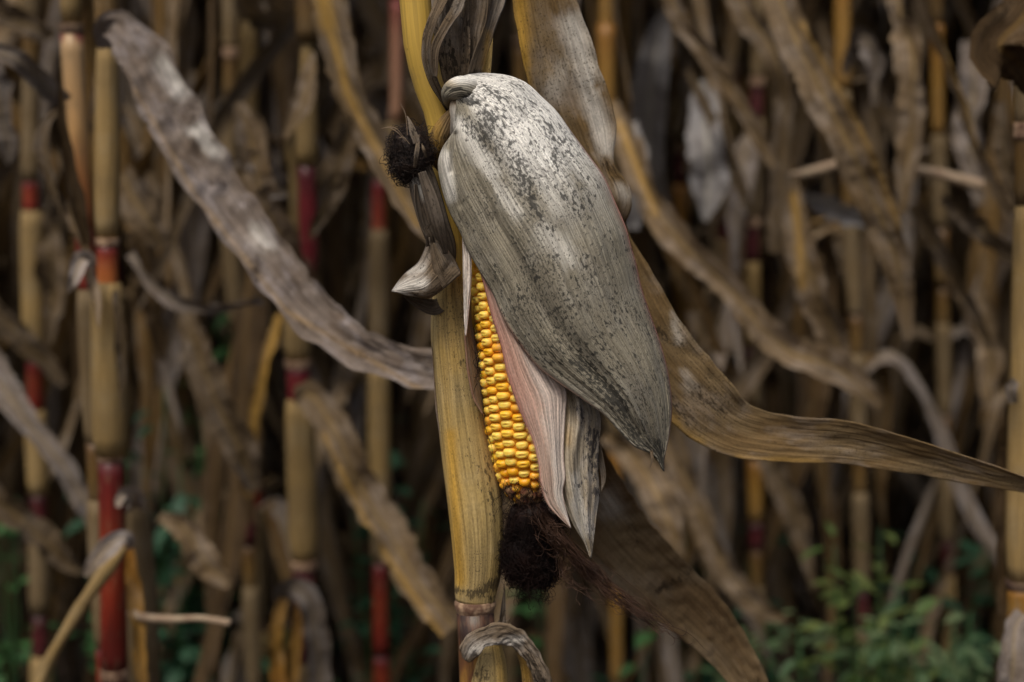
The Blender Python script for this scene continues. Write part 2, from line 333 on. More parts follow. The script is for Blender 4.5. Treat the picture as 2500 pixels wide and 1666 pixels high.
part('leaf_sheath', b, m_sheath, hero, 'straw-coloured sheath with black mould specks round the lower stem')
b = Buf(); pleaf(b, [(1066, 770, Y0-.002), (1059, 860, Y0-.002), (1068, 980, Y0-.002), (1082, 1090, Y0-.002), (1094, 1200, Y0-.002), (1104, 1290, Y0-.002)], [1, 9, 9, 6, 5, 1], roll=[-50, -50], n=50, nu=5, seed=4, ruf=.4, edge=.2)
part('sheath_margin', b, m_thin, hero, solid=.0002)
b = Buf(); C = cat(ats([(1160, 1464, Y0), (1160, 1474, Y0), (1160, 1486, Y0), (1160, 1496, Y0)]), 14); tube(b, C, np.interp(np.linspace(0, 1, 14), [0, .3, .6, 1], [49, 53, 52, 46])*mpp(Y0), ns=32, flat=.9, ridges=.02, seed=5)
part('node', b, m_node, hero)
b = Buf(); C = cat(np.r_[ats([(1160, 1492, Y0), (1164, 1560, Y0), (1168, 1640, Y0)]), [at(1172, 1800, Y0), at(1172, 1900, Y0)*np.array([1, 1, 0])+np.array([0, 0, -.01])]], 60)
tube(b, C, np.interp(np.linspace(0, 1, 60), [0, .05, .3, 1], [47, 50, 54, 62])*mpp(Y0), ns=28, seed=6)
part('lower_cane', b, canemat('cane_lower', [(0, (.035, .018, .014)), (.035, (.16, .07, .03)), (.07, (.36, .19, .04)), (.5, (.42, .25, .05)), (1, (.2, .14, .06))]), hero)
# the lower sheath and its broken grey collar leaf
b = Buf(); ptube(b, [(1190, 1560, Y0-.003), (1190, 1610, Y0-.003), (1188, 1680, Y0-.002), (1186, 1800, Y0)], [30, 46, 56, 60], n=40, ns=30, attrs={'mold': [(1170, 1640, 1180, 1700, 25, .5)], 'gold': [(1215, 1580, 1230, 1700, 14, .5)]}, seed=8, flat=.9)
part('leaf_sheath', b, m_sheath, hero)
b = Buf(); pleaf(b, [(1136, 1612, Y0-.017), (1150, 1580, Y0-.018), (1185, 1556, Y0-.017), (1232, 1548, Y0-.015), (1272, 1570, Y0-.015), (1302, 1610, Y0-.017), (1325, 1660, Y0-.018), (1345, 1750, Y0-.018)], [14, 28, 25, 30, 26, 23, 22, 12], roll=[-30, -10, 30, 20, 15], n=110, nu=19, fold=.2, curl=-.35, ruf=.3, buck=.2, freq=70, crink=.22, edge=.14, tear=.2, seed=11, attrs={'white': [(1150, 1590, 1270, 1560, 14, .3)], 'mold': [(1290, 1600, 1330, 1680, 15, .6)]})
part('leaf', b, m_grey, hero, 'grey shrivelled leaf folded over just below the lowest node', solid=.0005)
b = Buf(); pleaf(b, [(1236, 1530, Y0-.008), (1262, 1560, Y0-.008), (1288, 1610, Y0-.006), (1300, 1700, Y0-.004)], [9, 16, 20, 20], roll=[25], n=40, nu=9, fold=.4, seed=12, attrs={'gold': [(1275, 1600, 1290, 1680, 14, .8)]})
pleaf(b, [(1222, 1540, Y0-.004), (1226, 1500, Y0-.006), (1232, 1430, Y0-.006)], [6, 10, 1], roll=[40], n=30, nu=7, fold=.2, seed=13)
for i in range(9):
    x = 1215+i*3.6; pleaf(b, [(x+2, 1560, Y0-.008), (x, 1530, Y0-.009), (x+4+6*math.sin(i*2.1), 1508+7*math.cos(i*3), Y0-.008)], [8, 6, 1], roll=[i*40], n=12, nu=5, ruf=.6, seed=50+i)
part('sheath_collar', b, m_grey, hero)
# crumpled grey blades above the ear
b = Buf()
mB = {'mold': [(1060, 60, 1070, 170, 14, .4), (1085, 90, 1110, 190, 22, .55), (1150, 40, 1130, 150, 16, .4)], 'gold': [(1190, 80, 1185, 185, 9, .5)]}
pleaf(b, [(1105, -120, Y0-.006), (1102, 0, Y0-.008), (1105, 90, Y0-.010), (1112, 170, Y0-.009), (1118, 230, Y0-.004)], [36, 42, 42, 36, 25], roll=[6], n=60, nu=17, fold=.1, ruf=.2, buck=.14, freq=40, seed=21, attrs=mB)
pleaf(b, [(1110, -120, Y0-.010), (1090, -10, Y0-.014), (1058, 60, Y0-.016), (1044, 120, Y0-.015), (1054, 190, Y0-.012), (1082, 250, Y0-.006), (1100, 285, Y0-.002)], [18, 24, 17, 14, 12, 9, 6], roll=[35, 60, 30, -30, -40], n=70, nu=11, fold=.5, ruf=.2, buck=.1, freq=45, seed=22, attrs=mB)
pleaf(b, [(1150, -120, Y0-.012), (1125, 10, Y0-.016), (1092, 70, Y0-.019), (1066, 120, Y0-.018), (1062, 190, Y0-.014)], [10, 15, 15, 12, 5], roll=[20, 45, 10], n=60, nu=9, fold=.6, ruf=.2, freq=45, seed=23, attrs={})
pleaf(b, [(1225, -130, Y0-.008), (1208, -20, Y0-.012), (1186, 70, Y0-.015), (1166, 140, Y0-.014), (1150, 200, Y0-.008)], [24, 28, 20, 20, 16], roll=[-15, -50, -20], n=60, nu=13, fold=.45, ruf=.15, buck=.1, freq=40, seed=24, attrs=mB)
pleaf(b, [(1160, -120, Y0-.003), (1165, 0, Y0-.006), (1150, 90, Y0-.008), (1144, 200, Y0-.004)], [24, 26, 24, 20], roll=[20, -25], n=50, nu=9, fold=.5, ruf=.2, freq=40, seed=26, attrs=mB)
part('shrivelled_leaf', b, m_grey, hero, 'crumpled grey blades running up the cane above the ear', solid=.0004)
b = Buf(); pleaf(b, [(1198, -120, Y0), (1192, 0, Y0-.003), (1186, 90, Y0-.004), (1176, 200, Y0)], [16, 16, 18, 20], roll=[0], n=50, nu=9, fold=.2, ruf=.05, seed=27, attrs={'gold': [(1185, 0, 1180, 200, 20, .35)]})
part('sheath_strip', b, m_sheath, hero, solid=.0004)
# brown wrinkled bract left of the ear's base
b = Buf(); ptube(b, [(1112, 262, Y0-.014), (1092, 300, Y0-.014), (1076, 340, Y0-.012), (1072, 385, Y0-.008), (1082, 420, Y0-.004)], [6, 20, 27, 22, 10], n=44, ns=26, ridges=.10, flat=.6, attrs={'gold': [(1066, 300, 1070, 380, 16, .6)], 'mold': [(1085, 330, 1080, 400, 12, .5)]}, seed=30)
part('bract', b, m_blade2, hero, 'wrinkled brown bract between yellow cane and ear')

# broad mottled leaf behind the ear, sweeping off to the right
yb = Y0+.035
b = Buf()
P = [(1290, -330, yb-.01), (1305, -180, yb), (1322, -60, yb), (1334, 20, yb), (1358, 120, yb), (1385, 220, yb), (1412, 300, yb), (1440, 375, yb), (1466, 425, yb-.002), (1486, 482, yb-.006), (1482, 550, yb), (1505, 660, yb), (1560, 780, yb-.004), (1622, 890, yb-.006), (1712, 985, yb-.004), (1800, 1048, yb), (1930, 1070, yb), (2080, 1080, yb), (2230, 1112, yb), (2380, 1150, yb), (2520, 1186, yb), (2700, 1225, yb), (2850, 1300, yb)]
hwb = [50, 62, 72, 76, 86, 90, 88, 71, 42, 57, 46, 74, 84, 92, 86, 68, 58, 56, 46, 36, 24, 20, 6]
pleaf(b, P, hwb, roll=[8, 5, 0, -4, 0, 10, 8, -10, -10, -18, -5, 10, 25, 30, 38, 40], n=240, nu=31, fold=.05, curl=.16, ruf=.07, buck=.055, freq=34, crink=.02, seed=33, edge=.04,
      attrs={'gold': [(1262, -100, 1276, 150, 20, 1), (1276, 150, 1300, 300, 15, .7), (1560, 960, 1700, 1080, 18, .5), (1800, 1118, 2000, 1126, 8, .3)],
             'white': [(1400, 60, 1440, 200, 36, .5), (1440, 230, 1480, 360, 26, .5), (1350, 220, 1380, 160, 30, .25), (1520, 460, 1530, 480, 20, .35), (1640, 770, 1655, 830, 16, .25), (1670, 900, 1690, 940, 18, .2)],
             'mold': [(1480, 400, 1530, 430, 16, .8), (1690, 960, 1760, 1000, 18, .5), (1600, 800, 1665, 850, 14, .5), (1590, 950, 1690, 1020, 26, .4)]})
o = part('leaf', b, m_blade, hero, 'broad mottled brown leaf behind the ear sweeping off to the right edge', solid=.0006)
# lower broad leaf behind, running down right
b = Buf(); yl = Y0+.075
pleaf(b, [(1290, 820, Y0+.03), (1330, 960, Y0+.045), (1385, 1110, yl-.01), (1440, 1220, yl), (1510, 1320, yl), (1590, 1405, yl), (1690, 1490, yl), (1770, 1580, yl), (1835, 1680, yl), (1890, 1800, yl)], [40, 80, 94, 94, 88, 84, 72, 58, 42, 20], roll=[20, 10, 0, -5, -10, -20], n=190, nu=27, fold=.06, curl=.25, ruf=.14, buck=.10, freq=36, crink=.12, edge=.05, seed=37, attrs={'mold': [(1600, 1450, 1690, 1390, 12, .7), (1540, 1280, 1560, 1330, 12, .3)], 'white': [(1480, 1220, 1490, 1240, 30, .3)]})
part('leaf', b, m_blade2, hero, 'wide dark brown leaf slanting down to the right below the ear', solid=.0005)
# grey flap beside the stem
b = Buf()
def flap(outline_top, outline_bot, Yt, Yb, nu=26, nv=16, bul=.006, seed=0):
    A_ = cat(ats([(x, y, Yt) for x, y in outline_top]), nu); B_ = cat(ats([(x, y, Yb) for x, y in outline_bot]), nu)
    t = np.linspace(0, 1, nv)[:, None, None]; V = A_[None]*(1-t)+B_[None]*t
    s = np.linspace(0, 1, nu)[None, :]; tt = t[..., 0]
    V[..., 1] -= bul*np.sin(PI*tt)*np.sin(PI*s)+.0012*wob(s*3+0*tt, tt*2+0*s, seed)
    L = np.linalg.norm(A_[-1]-A_[0]); U1 = np.stack([tt+0*s, s+0*tt], -1).reshape(-1, 2); return V.reshape(-1, 3), gridF(nu, nv), U1, U1*np.array([.022, L])
V, F, u1, u2 = flap([(957, 711), (985, 672), (1022, 640), (1045, 590), (1052, 572)], [(957, 711), (1000, 722), (1046, 727), (1082, 706), (1126, 668)], Y0-.016, Y0-.022, seed=1)
px, py = proj(V); b.add(V, F, u1, u2, {'white': blobs(px, py, [(970, 708, 1030, 695, 24, .4), (1000, 665, 1030, 655, 14, .3)]), 'mold': blobs(px, py, [(1010, 718, 1070, 715, 8, .4)])})
V, F, u1, u2 = flap([(1052, 572), (1075, 590), (1105, 625), (1126, 668)], [(1048, 580), (1052, 620), (1060, 665), (1082, 706)], Y0-.017, Y0-.024, nu=18, nv=12, bul=.004, seed=2)
b.add(V, F, u1, u2)
part('leaf', b, m_grey, hero, 'stubby grey torn leaf flap on the left of the stem', solid=.0006)
b = Buf(); pleaf(b, [(988, 722, Y0-.014), (1020, 740, Y0-.012), (1058, 752, Y0-.008), (1085, 740, Y0-.004)], [4, 14, 20, 16], roll=[-20], n=30, nu=9, fold=.2, seed=41)
part('leaf_underside', b, m_darkhusk, hero, solid=.0004)

# ---- shrivelled little ear on the left
b = Buf(); ptube(b, [(1094, 660, Y0-.010), (1084, 610, Y0-.014), (1062, 550, Y0-.016), (1044, 490, Y0-.016), (1028, 430, Y0-.015), (1016, 390, Y0-.014)], [14, 30, 35, 36, 33, 28], n=60, ns=30, ridges=.07, flat=.8, seed=43, attrs={'white': [(1010, 440, 1040, 480, 10, .3)]})
small = part('shrivelled_ear', b, m_darkhusk, hero, 'small undeveloped dark ear with a tuft of black silk left of the cane')
b = Buf()
pleaf(b, [(1014, 450, Y0-.022), (1018, 500, Y0-.022), (1036, 560, Y0-.020), (1066, 600, Y0-.018), (1090, 640, Y0-.014)], [5, 10, 12, 14, 6], roll=[-50, -40], n=50, nu=9, fold=.3, ruf=.2, seed=44)
pleaf(b, [(1030, 420, Y0-.029), (1050, 480, Y0-.031), (1070, 550, Y0-.030), (1088, 620, Y0-.024)], [10, 16, 16, 6], roll=[0, 20], n=50, nu=9, fold=-.3, ruf=.2, seed=45)
pleaf(b, [(1052, 600, Y0-.022), (1048, 575, Y0-.024), (1040, 560, Y0-.024), (1052, 545, Y0-.024)], [12, 9, 5, 1], n=20, nu=7, seed=46, ruf=.5)
part('husk_leaf', b, m_darkhusk, small, solid=.0004)
b = Buf(); pleaf(b, [(1018, 350, Y0-.036), (1008, 322, Y0-.036), (1000, 298, Y0-.034), (994, 284, Y0-.032)], [8, 8, 4, .6], n=30, nu=9, fold=-.5, ruf=.15, seed=47, attrs={'mold': [(1005, 320, 1000, 300, 12, .5)]})
pleaf(b, [(1012, 410, Y0-.034), (1018, 370, Y0-.037), (1022, 330, Y0-.034)], [3, 6, 2], n=20, nu=5, seed=48)
pleaf(b, [(1040, 385, Y0-.034), (1034, 365, Y0-.036), (1030, 352, Y0-.034)], [3, 4, 1], n=20, nu=5, seed=49)
part('husk_tip', b, m_grey, small, solid=.0004)
rs = np.random.RandomState(5)
def curly(c, r, n, ln, k=24, grav=0, jit=.9, step=.0012):
    out = []
    for i in range(n):
        d = nrm(rs.normal(size=3)); p = c+d*r*rs.uniform(.55, 1.)
        t = nrm(np.cross(d, rs.normal(size=3))); Q = [p]; q = p
        for j in range(k):
            t = nrm(t+rs.normal(size=3)*jit*.5+np.array([0, 0, -grav])-nrm((q-c)/r)*.35*max(0, np.linalg.norm((q-c)/r)-.85)*4)
            q = q+t*step; Q.append(q)
        out.append(np.array(Q))
    return out
b = Buf(); cc = at(1004, 378, Y0-.015)
V = []; lat = np.linspace(0, PI, 18); lon = np.linspace(0, 2*PI, 28, endpoint=False); La, Lo = np.meshgrid(lat, lon, indexing='ij')
sph = np.stack([np.sin(La)*np.cos(Lo), np.sin(La)*np.sin(Lo), np.cos(La)], -1).reshape(-1, 3)
rad = 1+.14*wob(sph[:, 0]*2.5, sph[:, 1]*2.5+sph[:, 2]*3, 3); zz = np.zeros((len(sph), 2))
b.add(cc+sph*rad[:, None]*np.array([.0092, .0092, .0118]), gridF(28, 18, True), zz, zz)
strands(b, curly(cc, np.array([.0102, .0106, .0130]), 600, 0, k=16, step=.0011), .00013)
strands(b, curly(at(985, 400, Y0-.015), np.array([.0065, .007, .0095]), 160, 0, k=14, step=.0010), .00012)
part('silk', b, m_silkblack, small)
b = Buf(); strands(b, [cat(ats([(990, 345, Y0-.028), (972, 325, Y0-.03), (950, 312, Y0-.03), (930, 314, Y0-.03)]), 14), cat(ats([(985, 335, Y0-.028), (968, 315, Y0-.03), (945, 309, Y0-.03)]), 14), cat(ats([(995, 330, Y0-.028), (990, 280, Y0-.03), (976, 250, Y0-.03)]), 14), cat(ats([(1000, 352, Y0-.028), (985, 336, Y0-.03), (972, 338, Y0-.03)]), 14)], .00022)
part('silk_strand', b, m_twig, small)

# ------------------------------------------------------------------ THE EAR
def cobax(y): return np.interp(y, [500, 700, 1080, 1240], [1222, 1243, 1283, 1292])
def cobr(y): return np.interp(y, [500, 600, 700, 900, 1060, 1120, 1160, 1190, 1212, 1235], [84, 90, 93, 96, 94, 88, 76, 60, 40, 12])
YC = Y0-.006
ys_ = np.linspace(520, 1236, 70); C = ats([(cobax(y), y, YC) for y in ys_]); b = Buf()
tube(b, C, (cobr(ys_)-11*np.clip((1250-ys_)/60, 0.1, 1))*mpp(Y0), ns=32, ridges=.03, seed=3)
ear = part('ear_of_corn', b, [m_cob], hero, 'ear of yellow corn hanging tip down, half out of its grey moulded husk')
# kernel shape: x across, y along the cob, z outwards
def kernelmesh(dent=.30, seed=0):
    la = np.linspace(0, PI, 15); lo = np.linspace(0, 2*PI, 24, endpoint=False); A_, B_ = np.meshgrid(la, lo, indexing='ij')
    pw = lambda v, e: np.sign(v)*np.abs(v)**e
    x = pw(np.sin(A_), .80)*pw(np.cos(B_), .78); y = pw(np.sin(A_), .80)*pw(np.sin(B_), .85); z = pw(np.cos(A_), .8)
    rr = np.random.RandomState(seed); dx, dy = rr.uniform(-.12, .12, 2)
    q = ((x-dx)/.46)**2+((y-dy)/.26)**2; d = np.exp(-q*1.3)*(z > 0)
    z2 = z-dent*d*1.0; capv = sstep(.1, .6, z)*(1-sstep(.70, 1.12, np.hypot(x*.95, y*.9))); dn = d*sstep(.5, 1, z)
    V = np.stack([x, y, z2], -1).reshape(-1, 3); return V, gridF(24, 15, True), capv.ravel(), dn.ravel()
KV = [kernelmesh(.13, 1), kernelmesh(.09, 2), kernelmesh(.17, 3), kernelmesh(.0, 4)]
KM = []
for V, F, c, d in KV:
    kb = Buf(); z = V[:, :2]; kb.add(V, F, z, z, {'cap': c if len(KM) < 3 else c*.35, 'dent': d if len(KM) < 3 else d*0}); KM.append(kb.mesh('kernel', m_kernel))
kl = []
rk = random.Random(4)
axd = nrm(at(1283, 1080, YC)-at(1243, 700, YC)); view = np.array([0, 1., 0])
for row in range(16):
    phi0 = 2*PI*row/16+.11; y = 575+(row % 2)*11+rk.uniform(-3, 3)
    while y < 1212:
        R = cobr(y)*mpp(Y0); tap = (cobr(y+8)-cobr(y-8))/16
        phi = phi0+rk.uniform(-.02, .02); c = at(cobax(y), y, YC)
        e1 = nrm(np.cross(axd, view)); e2 = np.cross(axd, e1)           # e1 across the picture, e2 in depth
        out = math.cos(phi)*e1+math.sin(phi)*e2
        if np.dot(out, view) < .35:
            tiltn = nrm(out-axd*tap*.9); along = nrm(axd-tiltn*np.dot(axd, tiltn)); tan = np.cross(along, tiltn)
            small_ = np.clip(cobr(y)/90, .55, 1)
            sx = R*math.tan(PI/16)*1.03*rk.uniform(.88, 1.06); sy = .00214*rk.uniform(.88, 1.06)*(.85+.15*small_)/.97; sz = .0048*rk.uniform(.95, 1.04)*small_
            pos = c+out*(R-.0046*small_+rk.uniform(-.0006, .0005)); px_, py_ = proj(pos+out*.004)
            kind = 3 if (y > 1120 and rk.random() < .65) or rk.random() < .05 else rk.randrange(3)
            if kind == 3: sx *= .98; sy *= 1.1
            Mx = Matrix(((tan[0]*sx, along[0]*sy, tiltn[0]*sz, pos[0]), (tan[1]*sx, along[1]*sy, tiltn[1]*sz, pos[1]), (tan[2]*sx, along[2]*sy, tiltn[2]*sz, pos[2]), (0, 0, 0, 1)))
            edge_ = np.interp(py_, [640, 720, 830, 960, 1050, 1120, 1200], [1172, 1190, 1212, 1250, 1292, 1312, 1325])
            vis = (-np.dot(out, view)+.45) if (px_ < edge_+6 and py_ > 625) else -1
            kl.append((vis, kind, Mx))
        y += 22.4*(.86+.14*np.clip(cobr(y)/90, .4, 1))*(1.0+rk.uniform(-.05, .05))
kl.sort(key=lambda t: -t[0]); T0 = Matrix.Translation(-Vector(rootloc(hero)))
rest = Buf()
for i, (v, kd, Mx) in enumerate(kl):
    if i < 100 and v > 0:
        o = link('kernel', KM[kd], ear); o.matrix_local = T0 @ Mx
    else:
        V, F, c, d = KV[kd]; Vh = np.c_[V, np.ones(len(V))]@np.array(Mx).T; z = V[:, :2]; rest.add(Vh[:, :3], F, z, z, {'cap': c, 'dent': d})
o = part('kernels', rest, m_kernel, ear); o['kind'] = 'stuff'
# shrivelled tip of the cob
b = Buf(); rt = np.random.RandomState(9)
for i in range(150):
    y = rt.uniform(1186, 1236); ph = rt.uniform(PI, 2*PI); R = cobr(y)*mpp(Y0)*.96; c = at(cobax(y), y, YC)+np.array([math.cos(ph)*R, math.sin(ph)*R, 0])
    s = rt.uniform(.0008, .0020); b.add(c+sph[::1]*np.array([s, s, s*1.2]), gridF(28, 18, True), zz, zz)
part('cob_tip', b, m_tip, ear)

# outer husk: fibres fan out from the base and meet again at the tip
Lp = [(1116, 262), (1108, 300), (1104, 330), (1082, 360), (1070, 402), (1078, 455), (1097, 515), (1124, 568), (1140, 606), (1168, 656), (1204, 717), (1236, 790), (1274, 847), (1313, 895), (1359, 931), (1420, 973), (1474, 1012), (1512, 1053), (1550, 1090), (1596, 1112), (1620, 1150)]
Rp = [(1112, 205), (1130, 188), (1160, 181), (1191, 180), (1244, 187), (1286, 205), (1321, 237), (1359, 274), (1397, 327), (1436, 379), (1474, 432), (1501, 494), (1527, 555), (1539, 600), (1551, 640), (1565, 702), (1585, 763), (1608, 828), (1627, 897), (1637, 958), (1639, 1011), (1632, 1069), (1621, 1122), (1621, 1151)]
def husk():
    nu, nv = 110, 230; b = Buf()
    L = cat(np.array(Lp), nv) if False else cat(np.c_[np.array(Lp, float), np.zeros(len(Lp))], nv); R = cat(np.c_[np.array(Rp, float), np.zeros(len(Rp))], nv)
    s = np.linspace(0, 1, nu)[None]; t = np.linspace(0, 1, nv)[:, None]
    p0, p1 = math.radians(38), math.radians(168); ph = p0+(p1-p0)*s
    fx = (math.cos(p0)-np.cos(ph))/(math.cos(p0)-math.cos(p1))
    PX = L[:, :1]*(1-fx)+R[:, :1]*fx; PY = L[:, 1:2]*(1-fx)+R[:, 1:2]*fx
    wd = np.hypot(*(R-L)[:, :2].T)[:, None]*mpp(Y0)*.5
    env = np.sin(PI*np.clip(t*.93+.07, 0, 1))**.55
    dep = (np.sin(ph)-math.sin(p0)*(1-s)-math.sin(p1)*s)
    YL = np.interp(t, [0, .25, .5, .8, 1], [Y0-.022, Y0-.020, Y0-.027, Y0-.034, Y0-.026]); YR = np.interp(t, [0, .2, .6, 1], [Y0-.014, Y0-.004, Y0-.010, Y0-.026])
    Y = YL*(1-s)+YR*s-wd*1.05*dep*env
    Y = Y+.0011*wob(s*5+0*t, t*2.2+0*s, 3)+.0004*wob(s*16+0*t, t*2+0*s, 5)*np.minimum(1, t*5)+.0002*wob(s*30+0*t, t*3+0*s, 8)
    # a long soft fold down the middle and the crease under the knob
    fold = blobs(PX+0*s, PY+0*s, [(1128, 250, 1150, 262, 7, 1), (1150, 262, 1184, 250, 7, 1), (1184, 250, 1198, 228, 7, .6)]); Y = Y+.0010*fold
    Y = Y+.0028*blobs(PX, PY, [(1112, 330, 1105, 420, 9, 1), (1105, 420, 1125, 500, 9, .6)])
    Y = Y+.0022*blobs(PX, PY, [(1210, 540, 1350, 790, 24, .8), (1350, 790, 1560, 1060, 20, .9)])-.0016*blobs(PX, PY, [(1270, 520, 1420, 800, 26, .8)])
    V = np.array([at(x, y, z) for x, y, z in zip(PX.ravel(), PY.ravel(), Y.ravel())])
    px, py = PX.ravel(), PY.ravel()
    mold = blobs(px, py, [(1130, 246, 1168, 254, 11, .95), (1092, 215, 1125, 225, 14, .8), (1180, 275, 1205, 300, 26, .72), (1185, 300, 1240, 380, 40, .62), (1225, 330, 1270, 400, 34, .62), (1150, 290, 1190, 350, 20, .5), (1400, 330, 1460, 450, 30, .32), (1440, 480, 1500, 640, 30, .32), (1300, 290, 1380, 380, 20, .3), (1340, 420, 1400, 520, 24, .38), (1140, 300, 1180, 360, 20, .45), (1160, 210, 1240, 230, 22, .35), (1200, 222, 1240, 250, 18, .55), (1262, 210, 1290, 245, 14, .5), (1300, 255, 1320, 270, 14, .6), (1335, 300, 1350, 340, 14, .5), (1350, 370, 1360, 400, 12, .8), (1290, 370, 1300, 400, 8, .5),
         (1270, 420, 1330, 560, 30, .52), (1330, 560, 1360, 640, 26, .35), (1150, 400, 1260, 640, 26, .18), (1240, 560, 1330, 720, 16, .35), (1360, 770, 1430, 880, 34, .6), (1430, 880, 1520, 1010, 46, .72), (1520, 1010, 1600, 1100, 44, .68), (1290, 860, 1440, 960, 18, .4), (1400, 480, 1440, 560, 22, .35), (1600, 1080, 1620, 1140, 18, .9), (1530, 740, 1560, 900, 24, .3), (1480, 600, 1500, 700, 20, .3)])
    mold = np.maximum(mold, .11+.17*sstep(450, 850, py))
    sv = (s+0*t).ravel(); tv = (t+0*s).ravel()
    white = np.maximum(blobs(px, py, [(1255, 275, 1330, 390, 26, 1.3), (1110, 195, 1260, 205, 20, .7), (1200, 250, 1260, 300, 20, .8), (1086, 380, 1100, 480, 16, .65), (1120, 300, 1150, 330, 20, .6), (1140, 320, 1200, 420, 26, .6), (1190, 420, 1260, 520, 18, .4), (1330, 560, 1400, 640, 30, .35)]), .86*sstep(.36, .56, sv)*sstep(.50, .22, tv)*(1-.3*blobs(px, py, [(1290, 430, 1350, 600, 24, 1)])))
    mold = np.maximum(mold, .34*sstep(.30, .5, sv)*sstep(.52, .3, tv)*sstep(1.02, .9, sv))
    pink = sstep(.955, .99, sv)*sstep(.22, .35, tv)*.75+.5*sstep(.03, .005, sv)*sstep(.45, .55, tv)*sstep(.9, .7, tv)+.30*sstep(.86, .98, sv)*sstep(.3, .5, tv)
    u1 = np.stack([sv, tv], 1); u2 = np.stack([sv*.075, tv*.235], 1)
    b.add(V, gridF(nu, nv), u1, u2, {'mold': mold, 'white': white, 'pink': pink}); return b
part('outer_husk', husk(), m_husk, ear, 'big grey-white husk leaf speckled with black mould', solid=.0006)
# knobby curled base of the husk
b = Buf(); ptube(b, [(1262, 250, Y0+.010), (1222, 240, Y0+.006), (1186, 232, Y0-.002), (1150, 224, Y0-.0125), (1120, 217, Y0-.0185), (1102, 224, Y0-.017), (1096, 240, Y0-.010), (1098, 262, Y0)], [24, 36, 39, 36, 30, 24, 17, 12], n=60, ns=36, ridges=.015, seed=51,
      attrs={'mold': [(1092, 215, 1130, 225, 14, .75), (1135, 240, 1160, 248, 14, 1.2)], 'white': [(1110, 192, 1200, 190, 14, .8)], 'gold': [(1085, 190, 1100, 200, 10, .5)]})
part('shank', b, m_husk, ear)
b = Buf(); ptube(b, [(1125, 240, Y0-.016), (1112, 262, Y0-.018), (1112, 290, Y0-.018), (1104, 330, Y0-.015)], [20, 14, 12, 6], n=30, ns=20, ridges=.08, seed=52, attrs={'white': [(1110, 270, 1112, 320, 14, .5)]})
part('shank_fold', b, m_blade2, ear)
# inner husks
def twoedge(Lq, Rq, YL, YR, nu, nv, bul, seed, attrs, wx=.03, amp=.0008, fr=6):
    b = Buf(); L = cat(np.c_[np.array(Lq, float), np.zeros(len(Lq))], nv); R = cat(np.c_[np.array(Rq, float), np.zeros(len(Rq))], nv)
    s = np.linspace(0, 1, nu)[None]; t = np.linspace(0, 1, nv)[:, None]
    PX = L[:, :1]*(1-s)+R[:, :1]*s; PY = L[:, 1:2]*(1-s)+R[:, 1:2]*s
    yl = np.interp(t, np.linspace(0, 1, len(YL)), YL); yr = np.interp(t, np.linspace(0, 1, len(YR)), YR)
    Y = yl*(1-s)+yr*s-bul*np.sin(PI*s)*np.sin(PI*np.clip(t, .04, .96))+amp*wob(s*fr+0*t, t*2.5+0*s, seed)+amp*.5*wob(s*fr*2.7+0*t, t*3+0*s, seed+2)
    V = np.array([at(x, y, z) for x, y, z in zip(PX.ravel(), PY.ravel(), Y.ravel())]); px, py = PX.ravel(), PY.ravel()
    Ln = np.linalg.norm(np.diff(V[::nu], axis=0), axis=1).sum()
    sv, tv = (s+0*t).ravel(), (t+0*s).ravel()
    b.add(V, gridF(nu, nv), np.stack([sv, tv], 1), np.stack([sv*wx, tv*Ln+seed], 1), {k: (f(sv, tv, px, py)) for k, f in attrs.items()}); return b
pk = {'pink': lambda s, t, x, y: np.clip(.75*sstep(.10, .0, s)+.42*sstep(.55, .1, s)*sstep(.95, .5, t)+.25*sstep(.75, .4, t)+.4*sstep(.93, 1, s)*sstep(.6, .8, t), 0, 1), 'white': lambda s, t, x, y: .35*sstep(.3, .6, s)*sstep(.1, .4, t)}
b = twoedge([(1163, 640), (1180, 690), (1200, 770), (1222, 840), (1240, 920), (1268, 1000), (1300, 1075), (1314, 1130), (1320, 1180), (1334, 1225), (1358, 1256), (1392, 1288)],
            [(1215, 640), (1245, 720), (1290, 800), (1330, 870), (1362, 920), (1382, 960), (1380, 1010), (1376, 1080), (1376, 1120), (1380, 1165), (1374, 1205), (1394, 1290)],
            [Y0-.023, Y0-.023, Y0-.026, Y0-.027, Y0-.028], [Y0-.022, Y0-.024, Y0-.024, Y0-.026, Y0-.028], 44, 130, .004, 61, pk, wx=.032)
part('inner_husk', b, m_inhusk, ear, 'pale pink papery husk leaf beside the kernels', solid=.0004)
gr = {'mold': lambda s, t, x, y: blobs(x, y, [(1445, 1060, 1455, 1200, 22, .55), (1420, 1180, 1446, 1330, 14, .4), (1400, 1000, 1440, 1050, 30, .3)]), 'pink': lambda s, t, x, y: .45*sstep(.1, 0, s)*sstep(.7, .4, t), 'white': lambda s, t, x, y: blobs(x, y, [(1400, 1160, 1430, 1300, 18, .45)]), 'gold': lambda s, t, x, y: blobs(x, y, [(1378, 960, 1385, 1080, 12, .35)])}
b = twoedge([(1340, 900), (1352, 960), (1352, 1040), (1350, 1110), (1358, 1170), (1374, 1225), (1402, 1285), (1426, 1325), (1441, 1362)],
            [(1420, 930), (1455, 990), (1466, 1030), (1462, 1090), (1460, 1150), (1464, 1200), (1456, 1260), (1450, 1310), (1443, 1362)],
            [Y0-.021, Y0-.022, Y0-.022, Y0-.022], [Y0-.012, Y0-.014, Y0-.014, Y0-.018], 40, 120, .007, 65, gr, wx=.030, amp=.0018, fr=6)
part('inner_husk', b, leafmat('husk_inner_grey', (.40, .34, .25), (.46, .38, .27), film=(.55, .52, .48), film_amt=.6, dark=(.06, .055, .06), spots=.15, trans=.1, bump=.6, stripes=.5), ear, 'tan and grey inner husk leaf ending in a thin point', solid=.0004)
